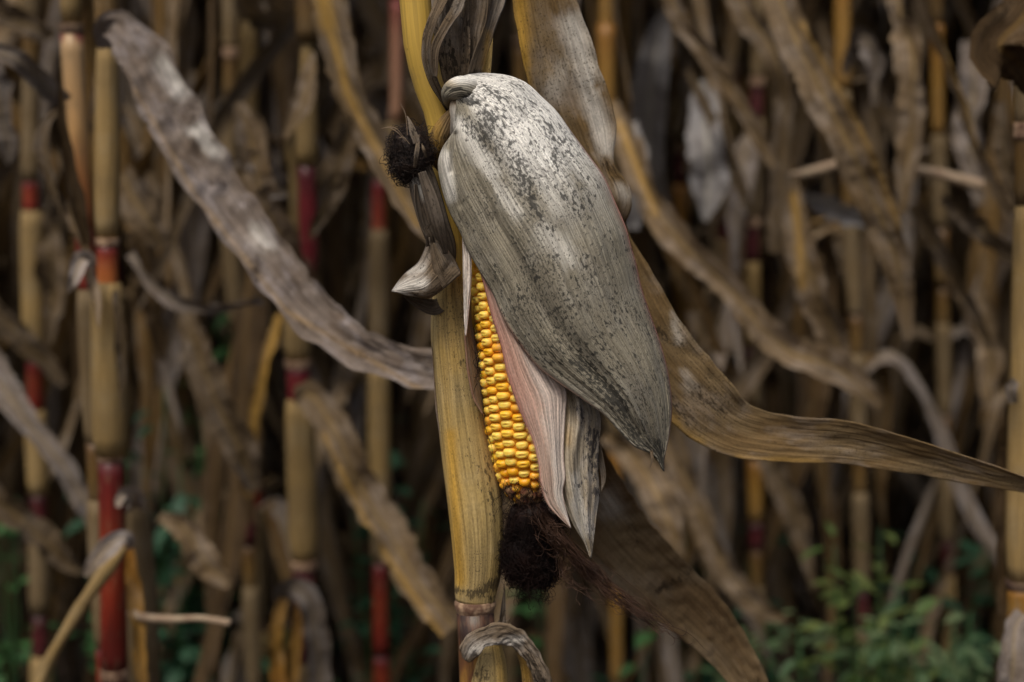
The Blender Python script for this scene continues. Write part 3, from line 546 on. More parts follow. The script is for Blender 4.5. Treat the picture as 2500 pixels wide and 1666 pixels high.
b = Buf(); pleaf(b, [(1462, 1080, Y0-.012), (1470, 1130, Y0-.012), (1474, 1170, Y0-.012), (1468, 1200, Y0-.013)], [4, 8, 7, 1], n=24, nu=5, roll=[30], seed=66, ruf=.3)
pleaf(b, [(1590, 1100, Y0-.03), (1592, 1122, Y0-.031), (1586, 1145, Y0-.031)], [4, 3, .6], n=16, nu=5, seed=67)
part('husk_shred', b, m_grey, ear)
# strip and brown membrane to the left of the kernels
b = twoedge([(1128, 560), (1130, 620), (1131, 700), (1133, 760), (1136, 820)], [(1140, 560), (1150, 620), (1151, 690), (1145, 750), (1138, 820)], [Y0-.018]*2, [Y0-.020]*2, 14, 60, .001, 71, {'pink': lambda s, t, x, y: .4*sstep(.8, 1, s), 'white': lambda s, t, x, y: .5+0*s}, wx=.008)
part('inner_husk', b, m_inhusk, ear, 'narrow whitish husk strip left of the kernels', solid=.0004)
b = twoedge([(1140, 740), (1134, 800), (1136, 860), (1143, 920), (1156, 975), (1178, 1012)], [(1150, 720), (1152, 790), (1164, 850), (1172, 910), (1178, 960), (1182, 1012)], [Y0-.017]*2, [Y0-.006]*2, 16, 60, .001, 73, {'pink': lambda s, t, x, y: .5*sstep(.2, 0, s)}, wx=.012)
part('inner_husk', b, m_thin, ear, 'thin brown translucent husk edge left of the kernels', solid=.0003)
# fuzz on the pink margin
b = Buf(); FL = cat(ats([(1200, 770, Y0-.0235), (1240, 920, Y0-.026), (1268, 1000, Y0-.0265), (1300, 1075, Y0-.027), (1314, 1130, Y0-.0275), (1320, 1180, Y0-.028), (1334, 1225, Y0-.028), (1358, 1256, Y0-.028)]), 260); st = []
for p in FL:
    d = nrm(np.array([-1, -.4, -.5])+rs.normal(size=3)*.45)*rs.uniform(.0005, .0016); st.append(np.array([p, p+d*.35, p+d*.7+np.array([0, 0, -.0001]), p+d+np.array([0, 0, -.0003])]))
strands(b, st, .00004); part('husk_fuzz', b, m_inhusk, ear)

# silk: a black beard under the cob, a long auburn tail to the right
b = Buf()
cs = [(at(1305, 1290, Y0-.012), np.array([.013, .009, .015])), (at(1290, 1350, Y0-.012), np.array([.0115, .009, .014])), (at(1318, 1378, Y0-.012), np.array([.0095, .008, .009])), (at(1262, 1300, Y0-.008), np.array([.006, .006, .016])), (at(1258, 1362, Y0-.008), np.array([.006, .006, .011]))]
for i, (c, r) in enumerate(cs):
    rad = 1+.10*wob(sph[:, 0]*2.5+i, sph[:, 1]*2.5+sph[:, 2]*3, 3+i); b.add(c+sph*rad[:, None]*r*.86, gridF(28, 18, True), zz, zz)
    strands(b, curly(c, r, [420, 380, 260, 160, 160][i], 0, k=26, grav=.12, jit=.7, step=.0013), .00012)
    strands(b, curly(c+np.array([0, 0, -r[2]*.5]), r*1.12, [60, 40, 30, 25, 25][i], 0, k=12, grav=.4, jit=1.0, step=.0012), .00013)
part('silk', b, m_silk, ear, 'matted black-brown silk beard hanging under the cob')
def tail(n, P0, P1, P2, sp0, sp1, curl):
    out = []
    for i in range(n):
        e = rs.uniform(.35, 1.0); a = rs.normal(size=3); A3 = [at(*P0), at(*P1), at(*P2)]
        K = [A3[0]+rs.normal(size=3)*sp0, A3[0]*.5+A3[1]*.5+rs.normal(size=3)*sp0*.8, A3[1]+rs.normal(size=3)*(sp0+sp1)*.5, A3[1]*.5+A3[2]*.5+rs.normal(size=3)*sp1, A3[2]+rs.normal(size=3)*sp1*1.2]
        C = cat(np.array(K), 60); C = C[:max(14, int(60*e))]; m = len(C); t = np.arange(m)
        w1, w2, ph = rs.uniform(.25, .6), rs.uniform(.3, .8), rs.uniform(0, 6, 3)
        am = curl*(.3+.7*t/m); C = C+np.stack([np.sin(t*w1+ph[0])*am, np.sin(t*w2+ph[1])*am, np.cos(t*w1+ph[2])*am], 1)
        if rs.rand() < .35:
            k = 8; th = np.linspace(0, rs.uniform(1, 4), k); q = C[-1]; dd = nrm(C[-1]-C[-2]); s_ = np.array([dd[2], 0, -dd[0]])*rs.choice([-1, 1])
            C = np.r_[C, [q+.0016*(dd*math.sin(x)+s_*(1-math.cos(x)))*1.5 for x in th[1:]]]
        out.append(C)
    return out
b = Buf(); strands(b, tail(70, (1330, 1266, Y0-.022), (1450, 1405, Y0-.020), (1640, 1560, Y0-.018), .0022, .0022, .0010), .00014)
strands(b, tail(16, (1330, 1300, Y0-.022), (1480, 1440, Y0-.020), (1760, 1610, Y0-.018), .0022, .0024, .0010), .00013)
strands(b, tail(26, (1300, 1240, Y0-.024), (1350, 1310, Y0-.024), (1375, 1400, Y0-.018), .0030, .0030, .0009), .00014)
strands(b, tail(18, (1370, 1330, Y0-.022), (1380, 1410, Y0-.020), (1440, 1460, Y0-.018), .0018, .0030, .0009), .00012)
part('silk_tail', b, m_silkred, ear, 'long frayed auburn silk strands trailing down to the right')
b = Buf(); st = []
for i in range(46):
    x, y = rs.uniform(1225, 1310), rs.uniform(1165, 1215); K = [at(x, y, Y0-.028)]
    for j in range(4): x += rs.uniform(-16, 16); y += rs.uniform(4, 26); K.append(at(x, y, Y0-.027+rs.uniform(-.003, .003)))
    st.append(cat(np.array(K), 20))
for i in range(26):
    x, y = rs.uniform(1168, 1176), rs.uniform(850, 925); K = [at(x, y, Y0-.018)]; dx, dy = rs.uniform(-9, -3), rs.uniform(-22, 24)
    for j in range(4): x += dx*rs.uniform(.6, 1.3); y += dy*rs.uniform(.5, 1.5); dx *= .7; K.append(at(max(x, 1120), y, Y0-.020-.001*j))
    st.append(cat(np.array(K), 16))
st.append(cat(ats([(1178, 1010, Y0-.02), (1186, 1050, Y0-.024), (1200, 1090, Y0-.024), (1205, 1130, Y0-.022), (1210, 1180, Y0-.024)]), 24))
strands(b, st, .00010); part('silk_strand', b, m_silk, ear)

# ------------------------------------------------------------------ plants behind, placed one by one
MAT = {'sheath': m_bsheath, 'dull': m_bsheath2, 'cane': m_cane, 'tan': m_fcane, 'gold': m_gold, 'peach': m_peach, 'red': m_red, 'maroon': m_maroon, 'crimson': m_crimson, 'orange': m_orange, 'pink': m_pinkcane, 'node': m_node, 'nodedark': m_nodedark,
       'leaf': m_bleaf, 'grey': m_bgrey, 'dark': m_bdark, 'pale': m_bpale}
PN = {'sheath': 'leaf_sheath', 'dull': 'leaf_sheath', 'node': 'node', 'nodedark': 'node'}
def zof(x, y, Y): return at(x, y, Y)[2]
def gen_leaf(buf, rr, z0, az, L, hwm, r0, mi=0, n=26, nu=5, zl=9.):
    L = min(L, max(zl-.03, .08))
    out = np.array([math.cos(az), math.sin(az), 0]); e0 = math.radians(rr.uniform(40, 80)); e1 = math.radians(rr.uniform(-88, -58)); bend = rr.uniform(.05, .22)
    p = np.array([0, 0, z0])+out*r0; C = [p]; t = np.linspace(0, 1, n); daz = rr.uniform(-1.2, 1.2)
    for i in range(1, n):
        f = sstep(0, bend, t[i]); e = e0*(1-f)+e1*f+.16*math.sin(t[i]*9+az); a2 = az+daz*t[i]; C.append(C[-1]+np.array([math.cos(a2)*math.cos(e), math.sin(a2)*math.cos(e), math.sin(e)])*L/n)
    C = np.array(C); T = nrm(np.gradient(C, axis=0)); W = nrm(np.cross(T, np.array([math.cos(az+.01)*.2, math.sin(az)*.2, 1.]))+1e-6); N = np.cross(T, W)
    tw = (np.linspace(0, rr.uniform(-3.6, 3.6), n)+rr.uniform(-.4, .4))[:, None]; W = W*np.cos(tw)+N*np.sin(tw)
    hw = hwm*np.minimum(1, (t+.05)*7)*(1-t**2.2)**.8+.001
    ribbon(buf, C, W, hw, nu=nu, fold=.25, curl=.15, ruf=.22, buck=.12, freq=14, crink=.07, seed=rr.randrange(9999), mi=mi, edge=.10, tear=.15)
def plant(label, Y, path, segs, leaves, group='corn plants standing behind the ear', top=2.2, cane='red', auto=True):
    """path: photo points of the stem's middle; segs: (y0, y1, kind, half width 0, half width 1); leaves: (points, half widths, roll, material, options)"""
    path = sorted(path, key=lambda p: p[1]); W = ats([(x, y, Y) for x, y in path])
    base = np.array([W[-1][0]+.01, Y, 0]); root = thing('corn_plant', label, 'corn plant', base, group)
    pz = np.r_[top, W[:, 2], 0]; px_ = np.r_[W[0][0], W[:, 0], base[0]]; o_ = np.argsort(pz)
    def cx(z): return np.interp(z, pz[o_], px_[o_])
    S = [(zof(0*x+1250, y0, Y), zof(1250, y1, Y), k, w0*mpp(Y), w1*mpp(Y)) for y0, y1, k, w0, w1 in segs for x in [0]]
    rr = random.Random(int(Y*1000)+len(label)); r0 = max(s[3] for s in S) if S else .010
    if auto:
        z = max([s[0] for s in S], default=.9)
        while z < top-.1:
            S.append((z+.05, z, cane if rr.random() < .4 else 'tan', r0*.72, r0*.74)); z += .045; S.append((z+.12, z, rr.choice(['sheath', 'dull', 'dull', 'dull']), r0*.9, r0*.85)); S.append((z+.006, z-.004, 'node', r0*.82, r0*.82)); z += .115
        z = min([s[1] for s in S], default=.9)
        while z > .05:
            S.append((z, z-.05, cane if rr.random() < .5 else 'tan', r0*.74, r0*.76)); z -= .045; e = max(z-.12, -.01); S.append((z, e, rr.choice(['sheath', 'dull', 'dull', 'dull']), r0, r0*.9)); z = e+.005
    zs_ = sorted({round(s_[1], 3) for s_ in S if s_[2] in ('sheath', 'dull')})
    for z in zs_ if Y > 1.5 else []:
        for rep in range((2 if path[0][0] < 1300 else 3) if Y > 1.5 else 1):
            if z < (.95 if path[0][0] < 1300 else .7): continue
            b = Buf(); gen_leaf(b, rr, 0, rr.uniform(.2, 2.9) if rep else rr.uniform(0, 6.28), rr.uniform(.25, .6), rr.uniform(.008, .018), .01, zl=float(z+.1)); b.V[0] += np.array([float(cx(z+.1)), Y, z+.1]); b.V[0][:, 2] = np.maximum(b.V[0][:, 2], .01)
            part('leaf', b, rr.choice([m_bleaf, m_bleaf, m_btan, m_bgrey, m_bdark]), root)
    for z1, z0, k, w0, w1 in S:
        n = max(6, int(abs(z1-z0)/.012)); zs = np.linspace(z1, z0, n); C = np.stack([cx(zs), Y+0*zs, zs], 1); b = Buf()
        R = np.interp(np.linspace(0, 1, n), [0, 1], [w0, w1])
        if k in ('sheath', 'dull'): R = R*(1-.22*np.linspace(0, 1, n)**10)*(1-.18*(1-np.linspace(0, 1, n))**14)
        tube(b, C, R, ns=18, ridges=.012 if k in PN else 0, seed=rr.randrange(99)); part(PN.get(k, 'internode'), b, MAT[k], root)
    for i, lf in enumerate(leaves):
        P, hw, roll, mt = lf[:4]; op = dict(n=80, nu=13, fold=.28, curl=.2, ruf=.26, buck=.16, freq=36, edge=.12, tear=.35, crink=.14, rw=26, seed=int(Y*100)+i*7+len(label)); op.update(lf[4] if len(lf) > 4 else {})
        P = [p if len(p) == 3 else (*p, Y-.02) for p in P]; b = Buf(); pleaf(b, P, hw, roll, **op); part('leaf', b, MAT[mt] if isinstance(mt, str) else mt, root)
    return root
m_big = leafmat('leaf_big_mottled', (.12, .09, .068), (.19, .155, .13), film=(.27, .24, .235), film_amt=.7, dark=(.03, .02, .016), spots=.10, trans=.08, bump=.9, stripes=.3)
a = plant('left corn plant with bright red lower cane and broad grey leaf reaching the ear', 1.0,
      [(262, 100), (262, 580), (264, 800), (270, 1110), (276, 1400), (280, 1666)],
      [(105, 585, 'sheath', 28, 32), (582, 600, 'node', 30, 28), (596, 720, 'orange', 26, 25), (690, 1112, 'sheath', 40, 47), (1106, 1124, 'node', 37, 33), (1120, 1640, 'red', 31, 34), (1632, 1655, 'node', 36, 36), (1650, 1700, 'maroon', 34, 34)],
      [([(258, 118, .985), (252, 78, .98), (275, 60, .97), (318, 92, .95), (358, 150, .94), (410, 260, .93), (470, 372, .92), (556, 505, .91), (650, 632, .89), (752, 752, .87), (850, 832, .85), (955, 880, .83), (1060, 905, .81), (1180, 905, .79)], [16, 24, 30, 48, 60, 64, 66, 62, 58, 58, 54, 48, 48, 44], [0, 10, 0, -5, 5, 0], m_big, dict(n=170, nu=21, buck=.16, curl=.12, ruf=.14, freq=26, rw=8, tear=.12, crink=.2, attrs={'gold': [(330, 220, 480, 480, 6, .2), (480, 480, 700, 760, 6, .2), (700, 760, 1050, 965, 6, .25)], 'white': [(400, 150, 440, 220, 24, .4), (480, 320, 520, 370, 24, .45), (620, 560, 650, 600, 24, .3)], 'mold': [(460, 270, 470, 300, 22, .7), (530, 440, 545, 455, 20, .7), (620, 700, 630, 640, 18, .6), (880, 860, 900, 880, 14, .5)]})),
       ([(226, 655, .985), (212, 632, .98), (196, 640, .97), (180, 680, .96), (166, 716, .96)], [10, 18, 20, 14, 2], [20, 0], 'grey', dict(n=40)),
       ([(214, 660, .98), (232, 720, .97), (240, 800, .96)], [12, 12, 2], 0, 'leaf', dict(n=30)),
       ([(285, 710, .985), (298, 800, .98), (302, 900, .98), (296, 1000, .98)], [14, 16, 13, 3], [40], 'leaf')])
a = plant('far-left corn plant with a peach-coloured internode below a dark red ring', 1.06, [(172, -200), (174, 60), (184, 240), (196, 440), (214, 700)],
      [(-250, 62, 'sheath', 27, 27), (60, 84, 'nodedark', 30, 29), (82, 560, 'peach', 28, 22)],
      [([(146, 170, 1.0), (152, 300, 1.0), (172, 420, 1.0), (196, 520, 1.0), (212, 600, 1.0)], [3, 12, 16, 18, 10], [0, 10], 'dark'), ([(170, 490, 1.02), (176, 530, 1.02), (205, 600, 1.02), (222, 650, 1.02)], [8, 14, 10, 8], 0, 'leaf'),
       ([(160, 250, 1.04), (110, 210, 1.02), (50, 150, 1.0), (-30, 120, 1.0)], [22, 26, 24, 20], [20, 0], 'grey'), ([(160, 260, 1.04), (110, 320, 1.02), (130, 450, 1.02), (160, 540, 1.02)], [8, 20, 16, 5], [30, 60], 'leaf')])
# broken leaning stub and stub sheath by the red cane
a = plant('broken brown corn stub beside the red cane, with folded pale leaf and thin twig', 1.04, [(335, 1215), (345, 1400), (352, 1666)],
      [(1222, 1700, 'dull', 30, 44)],
      [([(330, 1240, 1.02), (322, 1212, 1.0), (300, 1208, .99), (288, 1240, .98)], [24, 26, 18, 6], 0, 'grey', dict(n=30)),
       ([(318, 1340, .97), (310, 1318, .96), (285, 1318, .955), (250, 1350, .95), (205, 1406, .95)], [6, 18, 22, 26, 6], [0], 'grey', dict(n=40)),
       ([(318, 1330, .99), (325, 1420, .99), (335, 1520, .98), (345, 1680, .98)], [10, 18, 18, 14], 0, m_gold, dict(n=40))], cane='maroon', top=1.0, auto=False)
b = Buf(); ptube(b, [(304, 1335, .975), (258, 1395, .97), (212, 1458, .965), (196, 1484, .965), (150, 1560, .96), (112, 1632, .96), (84, 1700, .955)], [9, 20, 15, 18, 14, 17, 15], n=60, ns=14, ridges=.05); part('side_shoot', b, m_bsheath, a)
b = Buf(); ptube(b, [(318, 1494, .985), (345, 1506, .98), (420, 1512, .975), (490, 1510, .97), (562, 1521, .965)], [13, 11, 10, 8, 9], n=40, ns=8, ridges=.1); part('twig', b, m_twig, a)
a = plant('corn plant with maroon cane and one leaf bowed rightwards, left of the stem', 1.28, [(752, 60), (748, 400), (756, 640), (722, 750), (728, 900), (735, 1100), (742, 1380), (742, 1666)],
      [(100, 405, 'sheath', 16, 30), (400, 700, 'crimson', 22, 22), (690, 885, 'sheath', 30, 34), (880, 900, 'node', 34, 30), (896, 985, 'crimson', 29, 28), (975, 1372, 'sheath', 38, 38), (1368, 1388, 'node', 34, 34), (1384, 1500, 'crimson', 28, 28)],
      [([(760, 985, 1.26), (745, 962, 1.24), (778, 985, 1.22), (830, 1080, 1.2), (890, 1210, 1.2), (960, 1320, 1.18), (1030, 1430, 1.15), (1110, 1530, 1.12)], [26, 32, 36, 44, 46, 48, 46, 40], [0, -10, 5], 'leaf', dict(n=90, attrs={'gold': [(790, 1060, 900, 1290, 7, .6), (900, 1290, 1080, 1560, 7, .6)]})),
       ([(715, 1520, 1.26), (690, 1450, 1.24), (720, 1432, 1.23), (755, 1470, 1.22), (775, 1570, 1.22), (782, 1680, 1.22)], [18, 26, 26, 30, 30, 26], 0, 'grey', dict(n=50)),
       ([(680, 1690, 1.24), (672, 1560, 1.24), (690, 1460, 1.24)], [20, 18, 14], 0, m_gold), ([(740, 1450, 1.26), (720, 1560, 1.25), (715, 1690, 1.25)], [12, 16, 14], 0, m_gold),
       ([(770, 130, 1.25), (740, 250, 1.22), (700, 340, 1.2)], [8, 26, 6], [30], 'leaf'), ([(735, 690, 1.25), (690, 600, 1.22), (640, 480, 1.2), (610, 330, 1.2), (580, 250, 1.2)], [30, 36, 36, 34, 14], [10], 'leaf'),
       ([(700, 440, 1.25), (650, 410, 1.22), (610, 390, 1.2), (570, 400, 1.2)], [8, 20, 24, 6], [20], 'grey'),
       ([(660, 530, 1.25), (690, 620, 1.24), (720, 740, 1.25)], [24, 20, 16], 0, 'sheath'), ([(610, 500, 1.22), (650, 465, 1.2), (700, 475, 1.2)], [6, 22, 8], [20], 'grey'), ([(760, 580, 1.2), (790, 500, 1.2), (830, 400, 1.2), (850, 300, 1.2)], [6, 26, 34, 26], [10], 'leaf')], cane='maroon')
a = plant('corn plant whose long golden-edged leaf curves down left of the yellow cane', 1.55, [(700, -300), (712, 0), (720, 200), (724, 500)],
      [(-100, 210, 'dull', 24, 26)],
      [([(770, -300, 1.2), (800, -120, 1.1), (812, 30, 1.06), (850, 180, 1.04), (905, 310, 1.02), (965, 420, 1.0), (1020, 520, .98), (1070, 600, .96)], [34, 38, 42, 42, 42, 38, 36, 28], [0, 15, 0], 'leaf', dict(n=90, attrs={'gold': [(790, 0, 800, 60, 18, .8), (800, 60, 850, 230, 9, .7), (850, 230, 920, 370, 8, .6), (920, 370, 1020, 550, 6, .5)]})),
       ([(690, 60, 1.5), (620, 30, 1.4), (560, -60, 1.3)], [26, 30, 22], 0, 'leaf')], cane='maroon')
a = plant('slender corn plant with pinkish top and crimson joints just left of the ear', 1.52, [(968, -100), (968, 280), (925, 440), (925, 1000), (930, 1600)],
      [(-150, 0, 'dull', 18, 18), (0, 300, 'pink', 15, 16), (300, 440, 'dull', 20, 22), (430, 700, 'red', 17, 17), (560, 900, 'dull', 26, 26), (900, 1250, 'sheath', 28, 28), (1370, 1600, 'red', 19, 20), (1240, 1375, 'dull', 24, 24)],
      [([(900, 260, 1.6), (940, 290, 1.6), (990, 330, 1.6)], [14, 26, 10], 0, 'grey'), ([(930, 940, 1.7), (890, 970, 1.65), (870, 1060, 1.6), (860, 1130, 1.6)], [14, 24, 22, 4], [20], 'grey'),
       ([(940, 470, 1.7), (905, 560, 1.65), (890, 640, 1.65)], [8, 20, 10], [30], 'leaf'), ([(760, 380, 1.7), (830, 392, 1.65), (900, 405, 1.65), (925, 420, 1.7)], [12, 14, 14, 10], 0, m_gold),
       ([(920, 880, 1.7), (860, 940, 1.6), (790, 1060, 1.5), (750, 1210, 1.5)], [10, 30, 34, 6], [40], 'leaf')])
a = plant('corn plant at the left edge with crimson joints behind drooping grey ribbons', 1.45, [(78, -200), (75, 470), (85, 900), (95, 1230), (100, 1666)],
      [(440, 520, 'red', 19, 19), (180, 445, 'dull', 22, 25), (515, 880, 'sheath', 28, 30), (870, 1010, 'red', 20, 20), (1000, 1210, 'sheath', 28, 28), (1205, 1290, 'maroon', 22, 22), (1285, 1500, 'dull', 28, 28)],
      [([(-40, 880, 1.3), (20, 965, 1.28), (80, 1050, 1.26), (150, 1130, 1.25), (205, 1220, 1.25), (240, 1300, 1.25)], [40, 36, 26, 26, 28, 14], [0, 20], 'grey', dict(n=70)), ([(-40, 1190, 1.3), (40, 1260, 1.3), (120, 1330, 1.3), (200, 1400, 1.3)], [34, 34, 34, 10], [0], 'leaf'),
       ([(-20, 150, 1.3), (0, 260, 1.3), (20, 350, 1.3), (18, 400, 1.3)], [30, 40, 26, 4], [20], 'grey'), ([(-30, 740, 1.4), (40, 810, 1.4), (100, 880, 1.4), (160, 940, 1.4)], [24, 30, 26, 10], [0], 'leaf'),
       ([(90, 520, 1.5), (120, 600, 1.45), (130, 720, 1.45), (120, 840, 1.45)], [10, 34, 40, 8], [10], 'leaf'), ([(-20, 20, 1.4), (60, 60, 1.4), (130, 90, 1.4)], [30, 30, 16], 0, 'leaf')], cane='maroon')
a = plant('corn plant left of centre with a broad brown leaf and long hanging gold midrib', 1.5, [(565, -100), (560, 560), (590, 900), (610, 1400)],
      [(540, 800, 'dull', 24, 24), (940, 985, 'orange', 22, 22), (240, 540, 'dull', 22, 24), (1190, 1330, 'maroon', 20, 20)],
      [([(320, 620, 1.2), (370, 690, 1.18), (430, 735, 1.16), (520, 745, 1.15), (640, 728, 1.15)], [12, 15, 18, 18, 12], [20, 50], 'grey', dict(n=60)), ([(450, 730, 1.3), (480, 850, 1.28), (530, 980, 1.26), (590, 1110, 1.25), (620, 1200, 1.25)], [18, 36, 44, 40, 14], [20, 0], 'leaf'),
       ([(690, 760, 1.4), (660, 880, 1.35), (632, 1020, 1.35), (610, 1160, 1.35), (615, 1280, 1.35)], [10, 26, 30, 26, 8], [40, 50], 'dark', dict(attrs={'gold': [(680, 780, 622, 1010, 12, .45), (622, 1010, 606, 1200, 10, .4)]})),
       ([(600, 280, 1.5), (640, 330, 1.45), (660, 420, 1.45)], [10, 26, 8], [30], 'leaf'), ([(390, 1260, 1.3), (450, 1290, 1.3), (500, 1370, 1.3), (560, 1430, 1.3)], [14, 30, 34, 12], 0, 'leaf'),
       ([(330, 560, 1.4), (370, 700, 1.4), (400, 880, 1.4)], [24, 40, 10], [20], 'dark'), ([(300, 430, 1.35), (350, 520, 1.3), (400, 600, 1.3)], [30, 44, 20], [10], 'leaf')], cane='maroon')
# right side
a = plant('corn plant cut by the right edge with golden cane under a dark joint', .90, [(2506, 300), (2500, 900), (2490, 1300), (2492, 1666)],
      [(500, 1420, 'sheath', 30, 38), (1416, 1436, 'nodedark', 36, 34), (1434, 1540, 'gold', 32, 33)],
      [([(2500, 1500, .89), (2478, 1540, .88), (2474, 1620, .87), (2466, 1720, .87)], [22, 26, 34, 30], [10], 'grey', dict(curl=.4, buck=.1)), ([(2470, 930, .9), (2462, 1080, .92), (2456, 1300, .93), (2450, 1500, .93)], [4, 18, 20, 12], [30], 'dark'),
       ([(2560, -60, .84), (2500, 40, .83), (2440, 110, .82), (2490, 150, .83), (2520, 230, .84)], [40, 60, 62, 66, 20], [0, 30], 'dark', dict(n=50)), ([(2478, 930, .89), (2468, 950, .88), (2474, 985, .88)], [10, 14, 8], 0, 'grey')])
a = plant('golden-caned corn plant between the mottled leaf and a pale blue-grey leaf', 1.55, [(1478, -100), (1482, 300), (1500, 800), (1506, 1666)],
      [(-100, 110, 'gold', 17, 18), (60, 300, 'gold', 22, 22), (300, 700, 'dull', 22, 24), (700, 1080, 'dull', 24, 24), (1080, 1666, 'gold', 17, 18)],
      [([(1500, 250, 1.3), (1530, 330, 1.25), (1585, 470, 1.22), (1660, 590, 1.2), (1760, 680, 1.2), (1840, 780, 1.2), (1930, 860, 1.2), (2050, 905, 1.2), (2150, 990, 1.2)], [10, 30, 36, 36, 32, 36, 40, 40, 12], [20, 0, 10], 'leaf', dict(n=110, attrs={'gold': [(1510, 300, 1600, 520, 9, .4)]})),
       ([(1550, 300, 1.35), (1555, 420, 1.3), (1540, 560, 1.3)], [10, 28, 20], [0], 'pale'),
       ([(1480, 1060, 1.3), (1560, 1130, 1.28), (1620, 1240, 1.26), (1660, 1360, 1.26)], [24, 34, 40, 14], [10], 'leaf'), ([(1620, 1060, 1.4), (1690, 1200, 1.36), (1760, 1370, 1.34), (1850, 1480, 1.34), (1920, 1510, 1.34)], [22, 30, 30, 30, 10], [20], 'leaf')], cane='maroon')
a = plant('corn plant holding up the pale blue-grey upright leaf right of the ear', 1.9, [(1650, -100), (1660, 500), (1665, 1000), (1680, 1666)],
      [(450, 860, 'gold', 18, 20)],
      [([(1680, 620, 1.75), (1600, 480, 1.6), (1585, 330, 1.55), (1592, 180, 1.5), (1612, 60, 1.48), (1620, 20, 1.47)], [20, 30, 40, 42, 24, 3], [0], 'pale', dict(curl=.1, ruf=.03, n=50)),
       ([(1710, 200, 1.6), (1725, 330, 1.5), (1728, 450, 1.5), (1720, 540, 1.5)], [20, 42, 44, 8], [0], 'pale', dict(n=50)), ([(1680, 170, 1.6), (1740, 290, 1.5), (1790, 410, 1.5), (1830, 520, 1.5)], [8, 14, 18, 6], [20], 'leaf'),
       ([(1620, -80, 1.2), (1660, 40, 1.2), (1740, 150, 1.2), (1800, 240, 1.2), (1850, 330, 1.2), (1890, 410, 1.2)], [24, 24, 22, 20, 20, 12], [20], 'leaf', dict(n=80))], cane='maroon')
a = plant('corn plant with dark wine-red joints and a gold lower cane right of the hanging husk', 1.65, [(1860, -100), (1835, 600), (1835, 900), (1845, 1250), (1850, 1666)],
      [(640, 850, 'sheath', 22, 22), (850, 905, 'maroon', 19, 19), (905, 1120, 'dull', 24, 24), (1120, 1275, 'gold', 20, 19), (1275, 1340, 'maroon', 20, 20)],
      [([(1780, -60, 1.4), (1830, 40, 1.35), (1890, 130, 1.3), (1918, 250, 1.3), (1915, 400, 1.3), (1900, 620, 1.3)], [26, 32, 30, 28, 30, 22], [20, 30], 'leaf', dict(n=80)),
       ([(1880, -80, 1.2), (1930, 60, 1.15), (1990, 190, 1.12), (2060, 330, 1.1), (2120, 460, 1.1), (2170, 580, 1.1), (2205, 700, 1.1), (2215, 830, 1.1)], [40, 42, 44, 46, 44, 38, 30, 10], [10, -10], 'leaf', dict(n=110, attrs={'gold': [(1960, 60, 2110, 330, 8, .5), (2110, 330, 2200, 560, 7, .4)]})),
       ([(1930, 430, 1.3), (1945, 560, 1.28), (1990, 700, 1.26), (2040, 830, 1.26), (2060, 930, 1.26)], [14, 34, 42, 34, 8], [10], 'leaf', dict(attrs={'gold': [(1940, 480, 1960, 700, 10, .6)]})),
       ([(1880, 470, 1.5), (1960, 470, 1.45), (2050, 510, 1.45), (2130, 550, 1.45)], [6, 22, 30, 6], [30], 'pale'), ([(1830, 1000, 1.5), (1880, 1120, 1.5), (1940, 1260, 1.5), (1990, 1440, 1.5)], [20, 30, 30, 8], [10], 'leaf'),
       ([(1700, 760, 1.5), (1730, 900, 1.5), (1745, 1050, 1.5)], [20, 34, 16], [20], 'leaf')], cane='maroon')
b = Buf(); ptube(b, [(1930, 432, 1.35), (2000, 415, 1.35), (2060, 395, 1.35)], [10, 13, 12], n=20, ns=8); part('broken_leaf_rib', b, m_twig, a)
a = plant('golden corn plant in the upper right with a cream broken rib sticking out', 1.6, [(2055, -100), (2058, 250), (2090, 800), (2110, 1666)],
      [(-100, 220, 'gold', 20, 20), (220, 420, 'dull', 22, 22)],
      [([(2060, 180, 1.4), (2085, 90, 1.38), (2120, 100, 1.36), (2140, 180, 1.36), (2135, 260, 1.36)], [8, 16, 24, 20, 5], [20], 'grey', dict(n=40)), ([(2180, -60, 1.3), (2210, 60, 1.28), (2230, 170, 1.26), (2225, 330, 1.26), (2200, 520, 1.26)], [24, 34, 36, 34, 10], [30, 10], 'leaf', dict(n=70)),
       ([(2240, -40, 1.2), (2290, 80, 1.2), (2340, 200, 1.2), (2380, 330, 1.2), (2430, 450, 1.2), (2475, 550, 1.2)], [14, 18, 20, 20, 18, 8], [50], 'leaf', dict(n=80, attrs={'gold': [(2300, 80, 2390, 350, 8, .8)]})), ([(2300, 480, 1.3), (2370, 530, 1.28), (2440, 590, 1.26), (2520, 640, 1.25)], [16, 30, 30, 24], [30], 'leaf'),
       ([(2230, 500, 1.3), (2290, 600, 1.3), (2360, 720, 1.3), (2420, 850, 1.3)], [14, 22, 20, 8], [20], 'leaf')], cane='maroon')
b = Buf(); ptube(b, [(2195, 408, 1.3), (2290, 425, 1.29), (2400, 455, 1.28)], [9, 13, 16], n=20, ns=8); part('broken_leaf_rib', b, m_twig, a)
a = plant('corn plant at the far right with yellowish stem seen between dull hanging leaves', 1.75, [(2285, -100), (2290, 300), (2300, 700), (2320, 1666)],
      [(60, 330, 'gold', 15, 15), (330, 560, 'dull', 20, 20), (560, 700, 'tan', 18, 18)],
      [([(2380, 100, 1.5), (2375, 230, 1.5), (2370, 360, 1.5), (2390, 500, 1.5)], [26, 36, 34, 10], [10], 'grey', dict(n=50)), ([(2450, 250, 1.4), (2455, 380, 1.4), (2480, 520, 1.4)], [16, 24, 8], [30], 'leaf'), ([(2400, 700, 1.5), (2420, 850, 1.5), (2410, 1000, 1.5)], [16, 34, 10], [20], 'leaf')], cane='maroon')

